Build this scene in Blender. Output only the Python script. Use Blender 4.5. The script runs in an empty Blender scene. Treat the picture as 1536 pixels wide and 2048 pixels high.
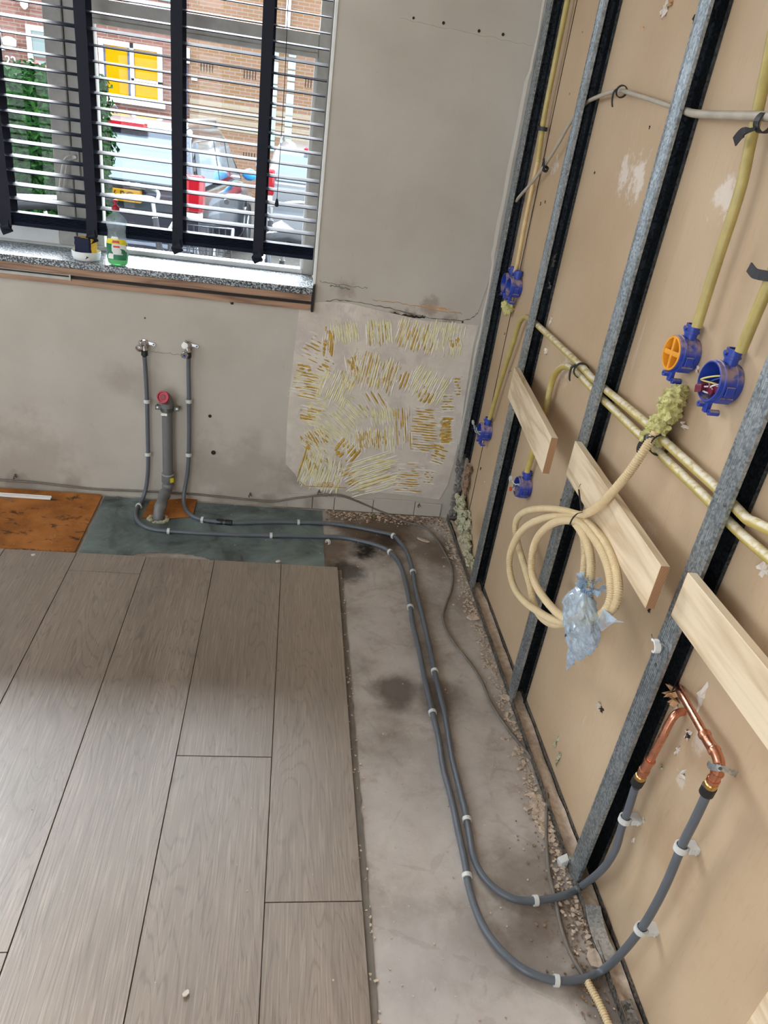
import bpy, bmesh, math, random
from mathutils import Vector, Matrix, noise
random.seed(7)
R = random.Random(11)
scene = bpy.context.scene
COL = scene.collection
PI = math.pi
V = Vector

# ------------------------------------------------------------------ camera
YAW, PITCH, ROLL, FPX = 0.167346, 0.492601, 0.146680, 1447.19
_f = V((math.sin(YAW)*math.cos(PITCH), math.cos(YAW)*math.cos(PITCH), -math.sin(PITCH)))
_r0 = V((math.cos(YAW), -math.sin(YAW), 0)); _u0 = _r0.cross(_f)
_r = math.cos(ROLL)*_r0 + math.sin(ROLL)*_u0
_u = -math.sin(ROLL)*_r0 + math.cos(ROLL)*_u0
CAM = V((-0.752, -2.780, 1.520))
cd = bpy.data.cameras.new('camera'); cam = bpy.data.objects.new('camera', cd); COL.objects.link(cam)
m = Matrix((_r, _u, -_f)).transposed().to_4x4(); m.translation = CAM
cam.matrix_world = m
cd.sensor_fit = 'VERTICAL'; cd.sensor_height = 36.0; cd.lens = 36.0*FPX/2048.0
cd.clip_start = 0.02; cd.clip_end = 200
scene.camera = cam

# ------------------------------------------------------------------ light: overcast daylight from the sky
W_STR = 5.0
world = bpy.data.worlds.new('sky'); scene.world = world; world.use_nodes = True
wn = world.node_tree; bg = wn.nodes['Background']
wg = wn.nodes.new('ShaderNodeTexCoord'); wsx = wn.nodes.new('ShaderNodeSeparateXYZ'); wr = wn.nodes.new('ShaderNodeValToRGB')
wn.links.new(wg.outputs['Generated'], wsx.inputs[0]); wn.links.new(wsx.outputs['Z'], wr.inputs[0])
wr.color_ramp.elements[0].position = 0.0; wr.color_ramp.elements[0].color = (0.86, 0.93, 1.0, 1)
wr.color_ramp.elements[1].position = 1.0; wr.color_ramp.elements[1].color = (0.70, 0.85, 1.0, 1)
wn.links.new(wr.outputs[0], bg.inputs['Color']); bg.inputs['Strength'].default_value = W_STR
# the bright part of the overcast sky: a wide soft sun low over the houses opposite
sd = bpy.data.lights.new('sun', 'SUN'); sun = bpy.data.objects.new('sun', sd); COL.objects.link(sun)
sd.energy = 18.0; sd.angle = math.radians(30); sd.color = (0.93, 0.97, 1.0)
sun.rotation_euler = V((.36, -1.0, -.62)).to_track_quat('-Z', 'Y').to_euler()
scene.view_settings.view_transform = 'Standard'; scene.view_settings.look = 'None'
scene.view_settings.gamma = 1.0; scene.view_settings.use_curve_mapping = False
scene.view_settings.exposure = 0.22

# ------------------------------------------------------------------ survey helpers: a sight line meets a real plane of the place
def _ray(px, py): return _f*FPX + (px-768)*_r - (py-1024)*_u
def _pl(px, py, ax, v):
    d = _ray(px, py); return CAM + d*((v-CAM[ax])/d[ax])
def W(px, py, x=0.0): return _pl(px, py, 0, x)     # planes parallel to the right wall
def B(px, py, y=0.0): return _pl(px, py, 1, y)     # planes parallel to the window wall
def G(px, py, z=0.0): return _pl(px, py, 2, z)     # planes parallel to the floor

# ------------------------------------------------------------------ material helpers
def s2l(c): return tuple(((v/255)/12.92 if v/255 <= .04045 else ((v/255+.055)/1.055)**2.4) for v in c)+(1.0,)
class NT:
    def __init__(s, name):
        s.m = bpy.data.materials.new(name); s.m.use_nodes = True; s.t = s.m.node_tree
        s.b = s.t.nodes['Principled BSDF']; s.o = s.t.nodes['Material Output']
    def n(s, typ, **kw):
        x = s.t.nodes.new('ShaderNode'+typ)
        for k, v in kw.items(): setattr(x, k, v)
        return x
    def put(s, sock, v):
        if isinstance(v, bpy.types.NodeSocket): s.t.links.new(v, sock)
        elif v is not None:
            try: sock.default_value = v
            except Exception: sock.default_value = (v, v, v)
    def pos(s): return s.n('NewGeometry').outputs['Position']
    def objc(s): return s.n('TexCoord').outputs['Object']
    def rnd(s): return s.n('ObjectInfo').outputs['Random']
    def map(s, v, scale=(1, 1, 1), loc=(0, 0, 0), rot=(0, 0, 0)):
        x = s.n('Mapping'); s.put(x.inputs['Vector'], v); s.put(x.inputs['Scale'], scale); s.put(x.inputs['Location'], loc); s.put(x.inputs['Rotation'], rot)
        return x.outputs[0]
    def noise(s, v, scale=5, detail=4, rough=.55, dist=0):
        x = s.n('TexNoise'); s.put(x.inputs['Vector'], v); s.put(x.inputs['Scale'], scale); s.put(x.inputs['Detail'], detail)
        s.put(x.inputs['Roughness'], rough); s.put(x.inputs['Distortion'], dist); return x.outputs['Fac']
    def vor(s, v, scale=5, out='Distance', feature='F1'):
        x = s.n('TexVoronoi', feature=feature); s.put(x.inputs['Vector'], v); s.put(x.inputs['Scale'], scale); return x.outputs[out]
    def ma(s, op, a, b=None, c=None):
        x = s.n('Math', operation=op); s.put(x.inputs[0], a); s.put(x.inputs[1], b)
        if c is not None: s.put(x.inputs[2], c)
        return x.outputs[0]
    def vm(s, op, a, b=None):
        x = s.n('VectorMath', operation=op); s.put(x.inputs[0], a)
        if b is not None: s.put(x.inputs[1], b)
        return x.outputs['Value'] if op in ('DISTANCE', 'LENGTH') else x.outputs['Vector']
    def ramp(s, f, *stops):
        x = s.n('ValToRGB'); s.put(x.inputs[0], f); e = x.color_ramp.elements
        while len(e) < len(stops): e.new(0.5)
        for i, (p, c) in enumerate(stops):
            e[i].position = p; e[i].color = c if len(c) == 4 else s2l(c)
        return x.outputs[0]
    def step(s, f, a, b):
        x = s.n('MapRange', interpolation_type='SMOOTHSTEP'); s.put(x.inputs[0], f); x.inputs[1].default_value = a; x.inputs[2].default_value = b
        return x.outputs[0]
    def mix(s, f, a, b, blend='MIX'):
        x = s.n('Mix', data_type='RGBA', blend_type=blend); s.put(x.inputs[0], f); s.put(x.inputs[6], a); s.put(x.inputs[7], b); return x.outputs[2]
    def bump(s, h, strength=.3, dist=.002):
        x = s.n('Bump'); x.inputs['Strength'].default_value = strength; x.inputs['Distance'].default_value = dist; s.put(x.inputs['Height'], h)
        s.t.links.new(x.outputs[0], s.b.inputs['Normal'])
    def spots(s, p, lst, warp=.5, freq=9):
        w = s.ma('MULTIPLY', s.ma('SUBTRACT', s.noise(p, freq, 5, .65), .5), warp*2)
        out = None
        for (c, r, k) in lst:
            d = s.ma('ADD', s.ma('DIVIDE', s.vm('DISTANCE', p, tuple(c)), r), w)
            v = s.ma('MULTIPLY', s.step(d, 1.0, .25), k)
            out = v if out is None else s.ma('MAXIMUM', out, v)
        return out
    def fin(s, col=None, rough=None, metal=None, spec=None, alpha=None):
        s.put(s.b.inputs['Base Color'], col); s.put(s.b.inputs['Roughness'], rough); s.put(s.b.inputs['Metallic'], metal)
        s.put(s.b.inputs['Specular IOR Level'], spec); s.put(s.b.inputs['Alpha'], alpha)
        return s.m
def plain(name, c, rough=.5, metal=0, var=.12, scale=25, bump=0, spec=None, coat=0):
    t = NT(name); c = s2l(c); p = t.objc(); f = t.noise(p, scale, 4)
    lo = tuple(v*(1-var) for v in c[:3])+(1,); hi = tuple(min(1, v*(1+var)) for v in c[:3])+(1,)
    if bump: t.bump(f, bump)
    if coat: t.b.inputs['Coat Weight'].default_value = coat; t.b.inputs['Coat Roughness'].default_value = .08
    return t.fin(t.ramp(f, (.3, lo), (.7, hi)), t.ma('ADD', t.ma('MULTIPLY', f, .12), rough-.06), metal, spec)

# ------------------------------------------------------------------ mesh helpers
def cr(pts, n=8, closed=False):
    pts = [V(p) for p in pts]; out = []
    L = len(pts)
    for i in range(L if closed else L-1):
        if closed: a, b, c, d = pts[(i-1) % L], pts[i], pts[(i+1) % L], pts[(i+2) % L]
        else: a, b, c, d = pts[max(i-1, 0)], pts[i], pts[i+1], pts[min(i+2, L-1)]
        for k in range(n):
            t = k/n
            out.append(.5*((2*b)+(c-a)*t+(2*a-5*b+4*c-d)*t*t+(3*b-a-3*c+d)*t**3))
    if not closed: out.append(pts[-1])
    return out
def resample(pts, step):
    out = [pts[0]]; acc = 0.0
    for a, b in zip(pts, pts[1:]):
        l = (b-a).length; t = step-acc
        while t <= l and l > 0:
            out.append(a.lerp(b, t/l)); t += step
        acc = l-(t-step)
    return out
def frame(d):
    d = d.normalized(); a = V((0, 0, 1)) if abs(d.z) < .9 else V((1, 0, 0))
    u = d.cross(a).normalized(); return u, d.cross(u)
class MB:
    def __init__(s): s.v = []; s.f = []
    def add(s, vs, fs):
        o = len(s.v); s.v += [tuple(v) for v in vs]; s.f += [tuple(i+o for i in f) for f in fs]; return s
    def box(s, a, b):
        x0, y0, z0 = (min(a[i], b[i]) for i in range(3)); x1, y1, z1 = (max(a[i], b[i]) for i in range(3))
        return s.add([(x0,y0,z0),(x1,y0,z0),(x1,y1,z0),(x0,y1,z0),(x0,y0,z1),(x1,y0,z1),(x1,y1,z1),(x0,y1,z1)],
                     [(0,3,2,1),(4,5,6,7),(0,1,5,4),(1,2,6,5),(2,3,7,6),(3,0,4,7)])
    def obox(s, c, ax, ay, az):
        c, ax, ay, az = V(c), V(ax), V(ay), V(az)
        vs = [c+i*ax+j*ay+k*az for k in (-1, 1) for j in (-1, 1) for i in (-1, 1)]
        fs = [(0,2,3,1),(4,5,7,6),(0,1,5,4),(1,3,7,5),(3,2,6,7),(2,0,4,6)]
        if ax.cross(ay).dot(az) < 0: fs = [f[::-1] for f in fs]
        return s.add(vs, fs)
    def tube(s, pts, r, seg=12, closed=False, cap=True):
        pts = [V(p) for p in pts]; n = len(pts); u = None; vs = []; fs = []
        for i, p in enumerate(pts):
            if closed: d = pts[(i+1) % n]-pts[i-1]
            else: d = pts[min(i+1, n-1)]-pts[max(i-1, 0)]
            d = d.normalized() if d.length > 1e-9 else V((0, 0, 1))
            if u is None: u, _ = frame(d)
            else:
                u = u-d*u.dot(d)
                u = u.normalized() if u.length > 1e-6 else frame(d)[0]
            w = d.cross(u); ri = r(i/(n-1 if n > 1 else 1), i) if callable(r) else (r[i] if isinstance(r, (list, tuple)) else r)
            for k in range(seg):
                a = 2*PI*k/seg; vs.append(p+ri*(math.cos(a)*u+math.sin(a)*w))
        for i in range(n if closed else n-1):
            for k in range(seg):
                a, b = i*seg+k, i*seg+(k+1) % seg; j = ((i+1) % n)*seg
                fs.append((a, b, j+(k+1) % seg, j+k))
        if cap and not closed:
            fs.append(tuple(range(seg))[::-1]); fs.append(tuple((n-1)*seg+k for k in range(seg)))
        return s.add(vs, fs)
    def cyl(s, a, b, r, seg=16): return s.tube([a, b], r, seg)
    def lathe(s, prof, o, d, seg=24, closed=False, squash=None, caps=True):
        o, d = V(o), V(d).normalized(); u, w = frame(d); vs = []; fs = []; n = len(prof)
        if squash: u, w, su, sw = squash[0], squash[1], squash[2], squash[3]
        else: su = sw = 1
        for (h, r) in prof:
            for k in range(seg):
                a = 2*PI*k/seg; vs.append(o+d*h+r*(su*math.cos(a)*u+sw*math.sin(a)*w))
        for i in range(n if closed else n-1):
            j = (i+1) % n
            for k in range(seg):
                k2 = (k+1) % seg; fs.append((i*seg+k, i*seg+k2, j*seg+k2, j*seg+k))
        if not closed and caps:
            if prof[0][1] > 1e-6: fs.append(tuple(range(seg))[::-1])
            if prof[-1][1] > 1e-6: fs.append(tuple((n-1)*seg+k for k in range(seg)))
        return s.add(vs, fs)
    def prism(s, poly, off):
        off = V(off); n = len(poly); poly = [V(p) for p in poly]
        nrm = sum(((poly[i]-poly[0]).cross(poly[i+1]-poly[0]) for i in range(1, n-1)), V((0,0,0)))
        if nrm.dot(off) < 0: poly = poly[::-1]
        vs = poly+[p+off for p in poly]
        fs = [tuple(range(n))[::-1], tuple(range(n, 2*n))]+[(i, (i+1) % n, n+(i+1) % n, n+i) for i in range(n)]
        return s.add(vs, fs)
    def ribbon(s, pts, wdir, w, t):
        pts = [V(p) for p in pts]; n = len(pts); vs = []; fs = []
        for i, p in enumerate(pts):
            d = (pts[min(i+1, n-1)]-pts[max(i-1, 0)]).normalized(); wd = V(wdir[i] if isinstance(wdir, list) else wdir)
            wd = (wd-d*wd.dot(d)).normalized(); nn = d.cross(wd)
            vs += [p+wd*w/2+nn*t/2, p-wd*w/2+nn*t/2, p-wd*w/2-nn*t/2, p+wd*w/2-nn*t/2]
        for i in range(n-1):
            for k in range(4): fs.append((i*4+k, i*4+(k+1) % 4, i*4+4+(k+1) % 4, i*4+4+k))
        fs += [(3,2,1,0), tuple((n-1)*4+k for k in range(4))]
        return s.add(vs, fs)
    def blob(s, c, rad, sub=3, amp=.25, fr=30, seed=0, ridg=False):
        bm = bmesh.new(); bmesh.ops.create_icosphere(bm, subdivisions=sub, radius=1)
        c = V(c); vs = []
        for v in bm.verts:
            p = V((v.co.x*rad[0], v.co.y*rad[1], v.co.z*rad[2])); q = (p+c)*fr+V((seed*7.3, seed*3.1, 0))
            k = noise.fractal(q, .7, 2.1, 4)
            vs.append(c+p*(1+amp*k))
        fs = [tuple(v.index for v in f.verts) for f in bm.faces]; bm.free()
        return s.add(vs, fs)
    def build(s, name, mat, parent=None, smooth=35, bevel=0, bseg=2, sub=0):
        me = bpy.data.meshes.new(name); me.from_pydata(s.v, [], s.f); me.validate(); me.update()
        return mkobj(name, me, mat, parent, smooth, bevel, bseg, sub)
def mkobj(name, me, mat, parent=None, smooth=35, bevel=0, bseg=2, sub=0):
    if smooth:
        me.polygons.foreach_set('use_smooth', [True]*len(me.polygons)); me.set_sharp_from_angle(angle=math.radians(smooth))
    o = bpy.data.objects.new(name, me); COL.objects.link(o)
    if mat and not me.materials: me.materials.append(mat)
    if parent: o.parent = parent; o.matrix_parent_inverse = parent.matrix_world.inverted()
    if bevel:
        md = o.modifiers.new('bevel', 'BEVEL'); md.width = bevel; md.segments = bseg; md.limit_method = 'ANGLE'; md.angle_limit = math.radians(40)
    if sub:
        md = o.modifiers.new('sub', 'SUBSURF'); md.levels = md.render_levels = sub
    return o
def text(name, body, size, mat, parent, M4, extrude=.0005):
    c = bpy.data.curves.new(name, 'FONT'); c.body = body; c.size = size; c.extrude = extrude; c.align_x = 'CENTER'; c.align_y = 'CENTER'
    t = bpy.data.objects.new(name, c); COL.objects.link(t)
    bpy.context.view_layer.update()
    me = bpy.data.meshes.new_from_object(t.evaluated_get(bpy.context.evaluated_depsgraph_get()))
    bpy.data.objects.remove(t); me.transform(M4)
    return mkobj(name, me, mat, parent, 0)
def tag(o, label, cat, group=None, kind=None):
    o['label'] = label
    if cat: o['category'] = cat
    if group: o['group'] = group
    if kind: o['kind'] = kind
    return o
def thing(name, loc, label, cat, group=None):
    e = bpy.data.objects.new(name, None); COL.objects.link(e); e.location = loc; e.empty_display_size = .05
    e.matrix_world = Matrix.Translation(V(loc))
    return tag(e, label, cat, group)
def struct(o, label=None):
    o['kind'] = 'structure'
    if label: o['label'] = label
    return o

# ================================================================== materials
def mat_laminate():
    t = NT('laminate'); p = t.pos(); rn = t.rnd()
    off = t.n('CombineXYZ'); t.put(off.inputs[0], t.ma('MULTIPLY', rn, 37.0)); t.put(off.inputs[1], t.ma('MULTIPLY', rn, 91.0))
    v = t.vm('ADD', p, off.outputs[0])
    n1 = t.noise(t.map(v, (6.5, .8, 1)), 1.0, 3.5, .5, .5)
    fine = t.noise(t.map(v, (260, 7, 1)), 1.0, 3, .6)
    med = t.noise(t.map(v, (60, 2.5, 1)), 1.0, 3, .6)
    rings = t.ma('ABSOLUTE', t.ma('SINE', t.ma('ADD', t.ma('MULTIPLY', n1, 95), t.ma('MULTIPLY', fine, 1.6))))
    ln = t.step(rings, .0, .55)
    base = t.ramp(t.noise(t.map(v, (8, 1.2, 1)), 1, 3), (.25, (112, 95, 81)), (.75, (146, 128, 112)))
    c = t.mix(t.ma('MULTIPLY', t.ma('SUBTRACT', 1, ln), .55), base, s2l((84, 68, 57)))
    c = t.mix(t.ma('MULTIPLY', t.step(fine, .46, .7), .6), c, s2l((172, 154, 137)))
    c = t.mix(t.ma('MULTIPLY', t.step(med, .55, .8), .35), c, s2l((98, 82, 70)))
    c = t.mix(t.ma('MULTIPLY', rn, .22), c, s2l((105, 88, 76)))
    # dirt
    dn = t.step(t.noise(p, 5, 6, .7), .62, .8); c = t.mix(t.ma('MULTIPLY', dn, .25), c, s2l((80, 62, 48)))
    t.b.inputs['Coat Weight'].default_value = 1.0; t.b.inputs['Coat Roughness'].default_value = .36; t.b.inputs['Coat IOR'].default_value = 1.9
    t.bump(t.ma('ADD', fine, t.ma('MULTIPLY', ln, .7)), .25, .0008)
    return t.fin(c, t.ma('ADD', .30, t.ma('MULTIPLY', fine, .2)), 0, .8)
def mat_concrete():
    t = NT('screed'); p = t.pos()
    a = t.noise(p, 3.2, 8, .62); b = t.noise(p, 55, 5, .7); c3 = t.noise(p, 11, 6, .65, .5)
    c = t.ramp(a, (.3, (140, 129, 120)), (.5, (178, 168, 159)), (.72, (198, 190, 182)))
    c = t.mix(t.ma('MULTIPLY', t.step(c3, .5, .72), .5), c, s2l((140, 122, 108)))
    c = t.mix(t.ma('MULTIPLY', t.step(b, .55, .7), .3), c, s2l((200, 188, 176)))
    brown = t.spots(p, [(G(300, 1060), .3, .8), (G(500, 1080), .3, .7), (G(560, 1040), .2, .8), (G(760, 1060), .30, .85), (G(650, 1110), .22, .8), (G(860, 1100), .16, .7), (G(930, 1210), .08, .4), (G(1060, 1760), .16, .6), (G(1090, 1840), .14, .65), (G(1180, 1700), .1, .5)], .8, 6)
    c = t.mix(brown, c, s2l((92, 72, 54)))
    dark = t.spots(p, [(G(735, 1100), .095, 1), (G(690, 1145), .10, .75), (G(770, 1080), .09, .7), (G(720, 1095), .06, 1)], 1.1, 8)
    c = t.mix(dark, c, s2l((34, 29, 26)))
    gs = t.spots(p, [(G(790, 1380), .11, .8), (G(880, 1400), .12, .7), (G(800, 1390), .05, .8), (G(960, 1880), .14, .45), (G(1060, 1900), .12, .5), (G(1200, 1990), .1, .7)], .7, 7)
    c = t.mix(gs, c, s2l((86, 74, 66)))
    cool = t.spots(p, [(G(860, 1960), .22, .5), (G(860, 1560), .2, .25)], .6, 5); c = t.mix(cool, c, s2l((176, 170, 166)))
    cr_ = t.vor(t.vm('ADD', p, t.map(p, (.4, .4, .4))), 3.1, 'Distance', 'DISTANCE_TO_EDGE')
    ck = t.ma('MULTIPLY', t.ma('SUBTRACT', 1, t.step(t.ma('ADD', cr_, t.ma('MULTIPLY', t.ma('SUBTRACT', c3, .5), .22)), .0, .004)), .14)
    c = t.mix(ck, c, s2l((104, 88, 78)))
    t.bump(t.ma('ADD', b, t.ma('MULTIPLY', c3, 1.5)), .3, .002)
    return t.fin(c, .85, 0, .25)
def mat_backwall():
    t = NT('old_plaster'); p = t.pos()
    a = t.noise(p, 2.2, 6, .6); b = t.noise(p, 70, 4, .6)
    c = t.ramp(a, (.3, (176, 168, 156)), (.7, (194, 187, 176)))
    sc = t.step(t.noise(t.map(p, (9, 1, 3)), 4, 6, .75, .6), .62, .74)
    c = t.mix(t.ma('MULTIPLY', sc, .22), c, s2l((120, 106, 94)))
    low = t.spots(p, [(V((-1.8, 0, .03)), .09, .6), (V((-1.6, 0, .03)), .08, .5), (V((-1.0, 0, .03)), .07, .5), (V((-.8, 0, .02)), .08, .6), (V((-.6, 0, .02)), .06, .5), (B(60, 930), .28, .35), (B(480, 960), .3, .35), (B(300, 780), .12, .25), (B(600, 950), .1, .5), (B(240, 760), .1, .3)], .9, 9)
    c = t.mix(low, c, s2l((126, 110, 98)))
    rust = t.spots(p, [(B(820, 632), .035, .8), (B(790, 628), .03, .5), (B(860, 612), .05, .4), (B(690, 580), .05, .3), (B(900, 640), .04, .4)], 1.2, 26)
    c = t.mix(rust, c, s2l((104, 66, 50)))
    white = t.step(t.noise(p, 26, 6, .7), .68, .78); c = t.mix(t.ma('MULTIPLY', white, .25), c, s2l((205, 198, 190)))
    t.bump(t.ma('ADD', t.noise(p, 16, 5, .6), t.ma('MULTIPLY', b, .4)), .25, .002)
    return t.fin(c, .8, 0, .25)
def mat_board():
    t = NT('plasterboard_paper'); p = t.pos()
    a = t.noise(p, 2.0, 5, .6); b = t.noise(t.map(p, (1, 40, 6)), 3, 4, .6)
    c = t.ramp(a, (.3, (180, 153, 122)), (.7, (200, 175, 145)))
    c = t.mix(t.ma('MULTIPLY', t.step(b, .5, .8), .22), c, s2l((160, 124, 92)))
    st = t.step(t.noise(t.map(p, (1, 24, 1.6)), 1.4, 5, .75, .3), .655, .73)
    c = t.mix(t.ma('MULTIPLY', st, .35), c, s2l((226, 208, 190)))
    sm = t.spots(p, [(W(1275, 350, .045), .06, .7), (W(1250, 345, .045), .05, .6), (W(1450, 400, .045), .045, .6), (W(1110, 330, .045), .035, .7), (W(1060, 720, .045), .06, .4), (W(1130, 745, .045), .05, .4),
                     (W(1280, 1080, .045), .06, .25), (W(1400, 1480, .045), .03, .6), (W(1360, 1560, .045), .02, .5)], 1.7, 34)
    c = t.mix(sm, c, s2l((232, 222, 212)))
    dk = t.spots(p, [(W(1330, 1450, .045), .1, .3), (W(1180, 1260, .045), .14, .35), (W(1340, 1700, .045), .13, .3), (W(1400, 1500, .045), .08, .35), (W(960, 1050, .045), .1, .4)], .8, 7)
    c = t.mix(dk, c, s2l((140, 104, 72)))
    t.bump(t.noise(p, 30, 4, .6), .12, .001)
    return t.fin(c, t.ma('ADD', .42, t.ma('MULTIPLY', a, .15)), 0, .45)
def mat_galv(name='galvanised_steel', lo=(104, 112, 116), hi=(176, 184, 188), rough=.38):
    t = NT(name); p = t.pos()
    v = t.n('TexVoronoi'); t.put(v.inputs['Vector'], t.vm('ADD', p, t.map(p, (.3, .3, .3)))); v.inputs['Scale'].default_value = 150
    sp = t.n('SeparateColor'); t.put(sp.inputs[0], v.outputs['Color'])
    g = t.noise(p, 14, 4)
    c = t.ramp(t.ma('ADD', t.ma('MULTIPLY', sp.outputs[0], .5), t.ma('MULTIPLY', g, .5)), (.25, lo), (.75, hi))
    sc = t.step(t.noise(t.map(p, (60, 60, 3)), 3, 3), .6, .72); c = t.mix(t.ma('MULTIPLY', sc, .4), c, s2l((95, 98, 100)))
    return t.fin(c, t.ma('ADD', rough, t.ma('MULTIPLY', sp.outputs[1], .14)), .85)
def mat_wood(name, lo, hi, axis=1, rough=.6, rings=18):
    t = NT(name); p = t.pos(); sc = [14, 14, 14]; sc[axis] = 1.2
    n = t.noise(t.map(p, tuple(sc)), 1, 3, .55, .3); s = [160, 160, 160]; s[axis] = 8
    f = t.noise(t.map(p, tuple(s)), 1, 3, .6)
    r = t.ma('ABSOLUTE', t.ma('SINE', t.ma('MULTIPLY', n, rings)))
    c = t.ramp(t.ma('ADD', t.ma('MULTIPLY', r, .55), t.ma('MULTIPLY', f, .45)), (.1, lo), (.75, hi))
    t.bump(f, .15, .0006)
    return t.fin(c, rough, 0, .3)
def mat_ply():
    t = NT('plywood_edge'); p = t.pos(); sx = t.n('SeparateXYZ'); t.put(sx.inputs[0], p)
    w = t.ma('SINE', t.ma('MULTIPLY', t.ma('ADD', sx.outputs[0], t.ma('MULTIPLY', sx.outputs[1], -.1)), 2600))
    return t.fin(t.ramp(w, (.35, (134, 92, 62)), (.65, (196, 158, 118))), .7)
def mat_dusty(name, c, dust, amt=.9, rough=.4, lo=.25, hi=.75, up=(0, 0, 1)):
    # dust settled on what faces up, patchy
    t = NT(name); p = t.pos(); g = t.n('NewGeometry')
    d = t.n('VectorMath', operation='DOT_PRODUCT'); t.put(d.inputs[0], g.outputs['Normal']); d.inputs[1].default_value = up
    f = t.ma('MULTIPLY', t.step(d.outputs['Value'], lo, hi), t.step(t.noise(p, 60, 4, .6), .3, .6))
    v = t.noise(p, 30, 3); cc = t.ramp(v, (.3, tuple(x*.9 for x in c)), (.7, c))
    return t.fin(t.mix(t.ma('MULTIPLY', f, amt), cc, s2l(dust)), t.ma('ADD', rough, t.ma('MULTIPLY', f, .4)))
def mat_orange():
    t = NT('stained_hardboard'); p = t.pos()
    c = t.ramp(t.noise(p, 6, 6, .65), (.25, (108, 64, 26)), (.5, (160, 98, 42)), (.75, (190, 124, 64)))
    d = t.step(t.noise(t.map(p, (1, 1.6, 1)), 13, 7, .75, .4), .55, .64); c = t.mix(t.ma('MULTIPLY', d, .85), c, s2l((42, 26, 16)))
    t.bump(t.noise(p, 60, 4), .3, .001)
    return t.fin(c, .6, 0, .3)
def mat_brick(name, a, b, mortar, sx=4.6, bands=None):
    t = NT(name); p = t.pos(); s = t.n('SeparateXYZ'); t.put(s.inputs[0], p); cb = t.n('CombineXYZ')
    t.put(cb.inputs[0], s.outputs[0]); t.put(cb.inputs[1], s.outputs[2])
    br = t.n('TexBrick'); t.put(br.inputs['Vector'], cb.outputs[0]); br.inputs['Scale'].default_value = 1
    br.inputs['Brick Width'].default_value = .22; br.inputs['Row Height'].default_value = .066; br.inputs['Mortar Size'].default_value = .007
    br.inputs['Color1'].default_value = s2l(a); br.inputs['Color2'].default_value = s2l(b); br.inputs['Mortar'].default_value = s2l(mortar)
    c = t.mix(t.ma('MULTIPLY', t.step(t.noise(p, .9, 4), .4, .7), .35), br.outputs['Color'], s2l(tuple(min(255, x+18) for x in b)))
    return t.fin(c, .85, 0, .2)
def mat_glass(name='window_glass', tint=(1, 1, 1, 1), refl=1.0):
    t = NT(name); tr = t.n('BsdfTransparent'); tr.inputs[0].default_value = tint; gl = t.n('BsdfGlossy'); gl.inputs['Roughness'].default_value = .02
    fr = t.n('Fresnel'); fr.inputs['IOR'].default_value = 1.45; mx = t.n('MixShader')
    t.put(mx.inputs[0], t.ma('MULTIPLY', fr.outputs[0], refl)); t.t.links.new(tr.outputs[0], mx.inputs[1]); t.t.links.new(gl.outputs[0], mx.inputs[2])
    t.t.links.new(mx.outputs[0], t.o.inputs['Surface']); return t.m
def mat_film(name, col, opac, rough=.25, spec=.6, scale=10):
    # thin plastic film: part see-through, part milky, with a sheen
    t = NT(name); p = t.pos(); tr = t.n('BsdfTransparent'); tr.inputs[0].default_value = tuple(.4+.6*v for v in s2l(col)[:3])+(1,)
    n = t.noise(p, scale, 5, .6); t.bump(n, .6, .004)
    t.fin(t.ramp(t.noise(p, scale*.6, 6, .65, .6) if scale < 20 else n, (.32, tuple(x*(.45 if scale < 20 else .8) for x in col)), (.66, col)), rough, 0, spec)
    mx = t.n('MixShader'); t.put(mx.inputs[0], t.ma('ADD', opac-.12, t.ma('MULTIPLY', n, .24)))
    t.t.links.new(tr.outputs[0], mx.inputs[1]); t.t.links.new(t.b.outputs[0], mx.inputs[2]); t.t.links.new(mx.outputs[0], t.o.inputs['Surface'])
    return t.m
def mat_granite():
    t = NT('granite'); p = t.pos(); n = t.vor(p, 260, 'Color'); s = t.n('SeparateColor'); t.put(s.inputs[0], n)
    c = t.ramp(s.outputs[0], (.2, (36, 38, 42)), (.5, (92, 98, 104)), (.85, (176, 182, 186)))
    return t.fin(c, .22, 0, .5)
def mat_hedge():
    t = NT('hedge_leaves'); p = t.pos()
    c = t.ramp(t.noise(p, 22, 4, .7), (.3, (12, 36, 14)), (.5, (28, 68, 26)), (.72, (64, 104, 46)))
    return t.fin(c, .8, 0, .1)
def mat_patch():
    t = NT('adhesive_bed'); p = t.pos()
    c = t.ramp(t.noise(p, 7, 6, .6), (.3, (192, 180, 168)), (.7, (220, 211, 198)))
    c = t.mix(t.ma('MULTIPLY', t.step(t.noise(p, 12, 5, .6, .4), .52, .62), .5), c, s2l((186, 174, 170)))
    c = t.mix(t.ma('MULTIPLY', t.step(t.noise(p, 24, 5, .7), .6, .68), .45), c, s2l((222, 214, 200)))
    t.bump(t.noise(t.map(p, (90, 1, 30)), 1, 4), .35, .002)
    return t.fin(c, .75, 0, .25)

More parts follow.
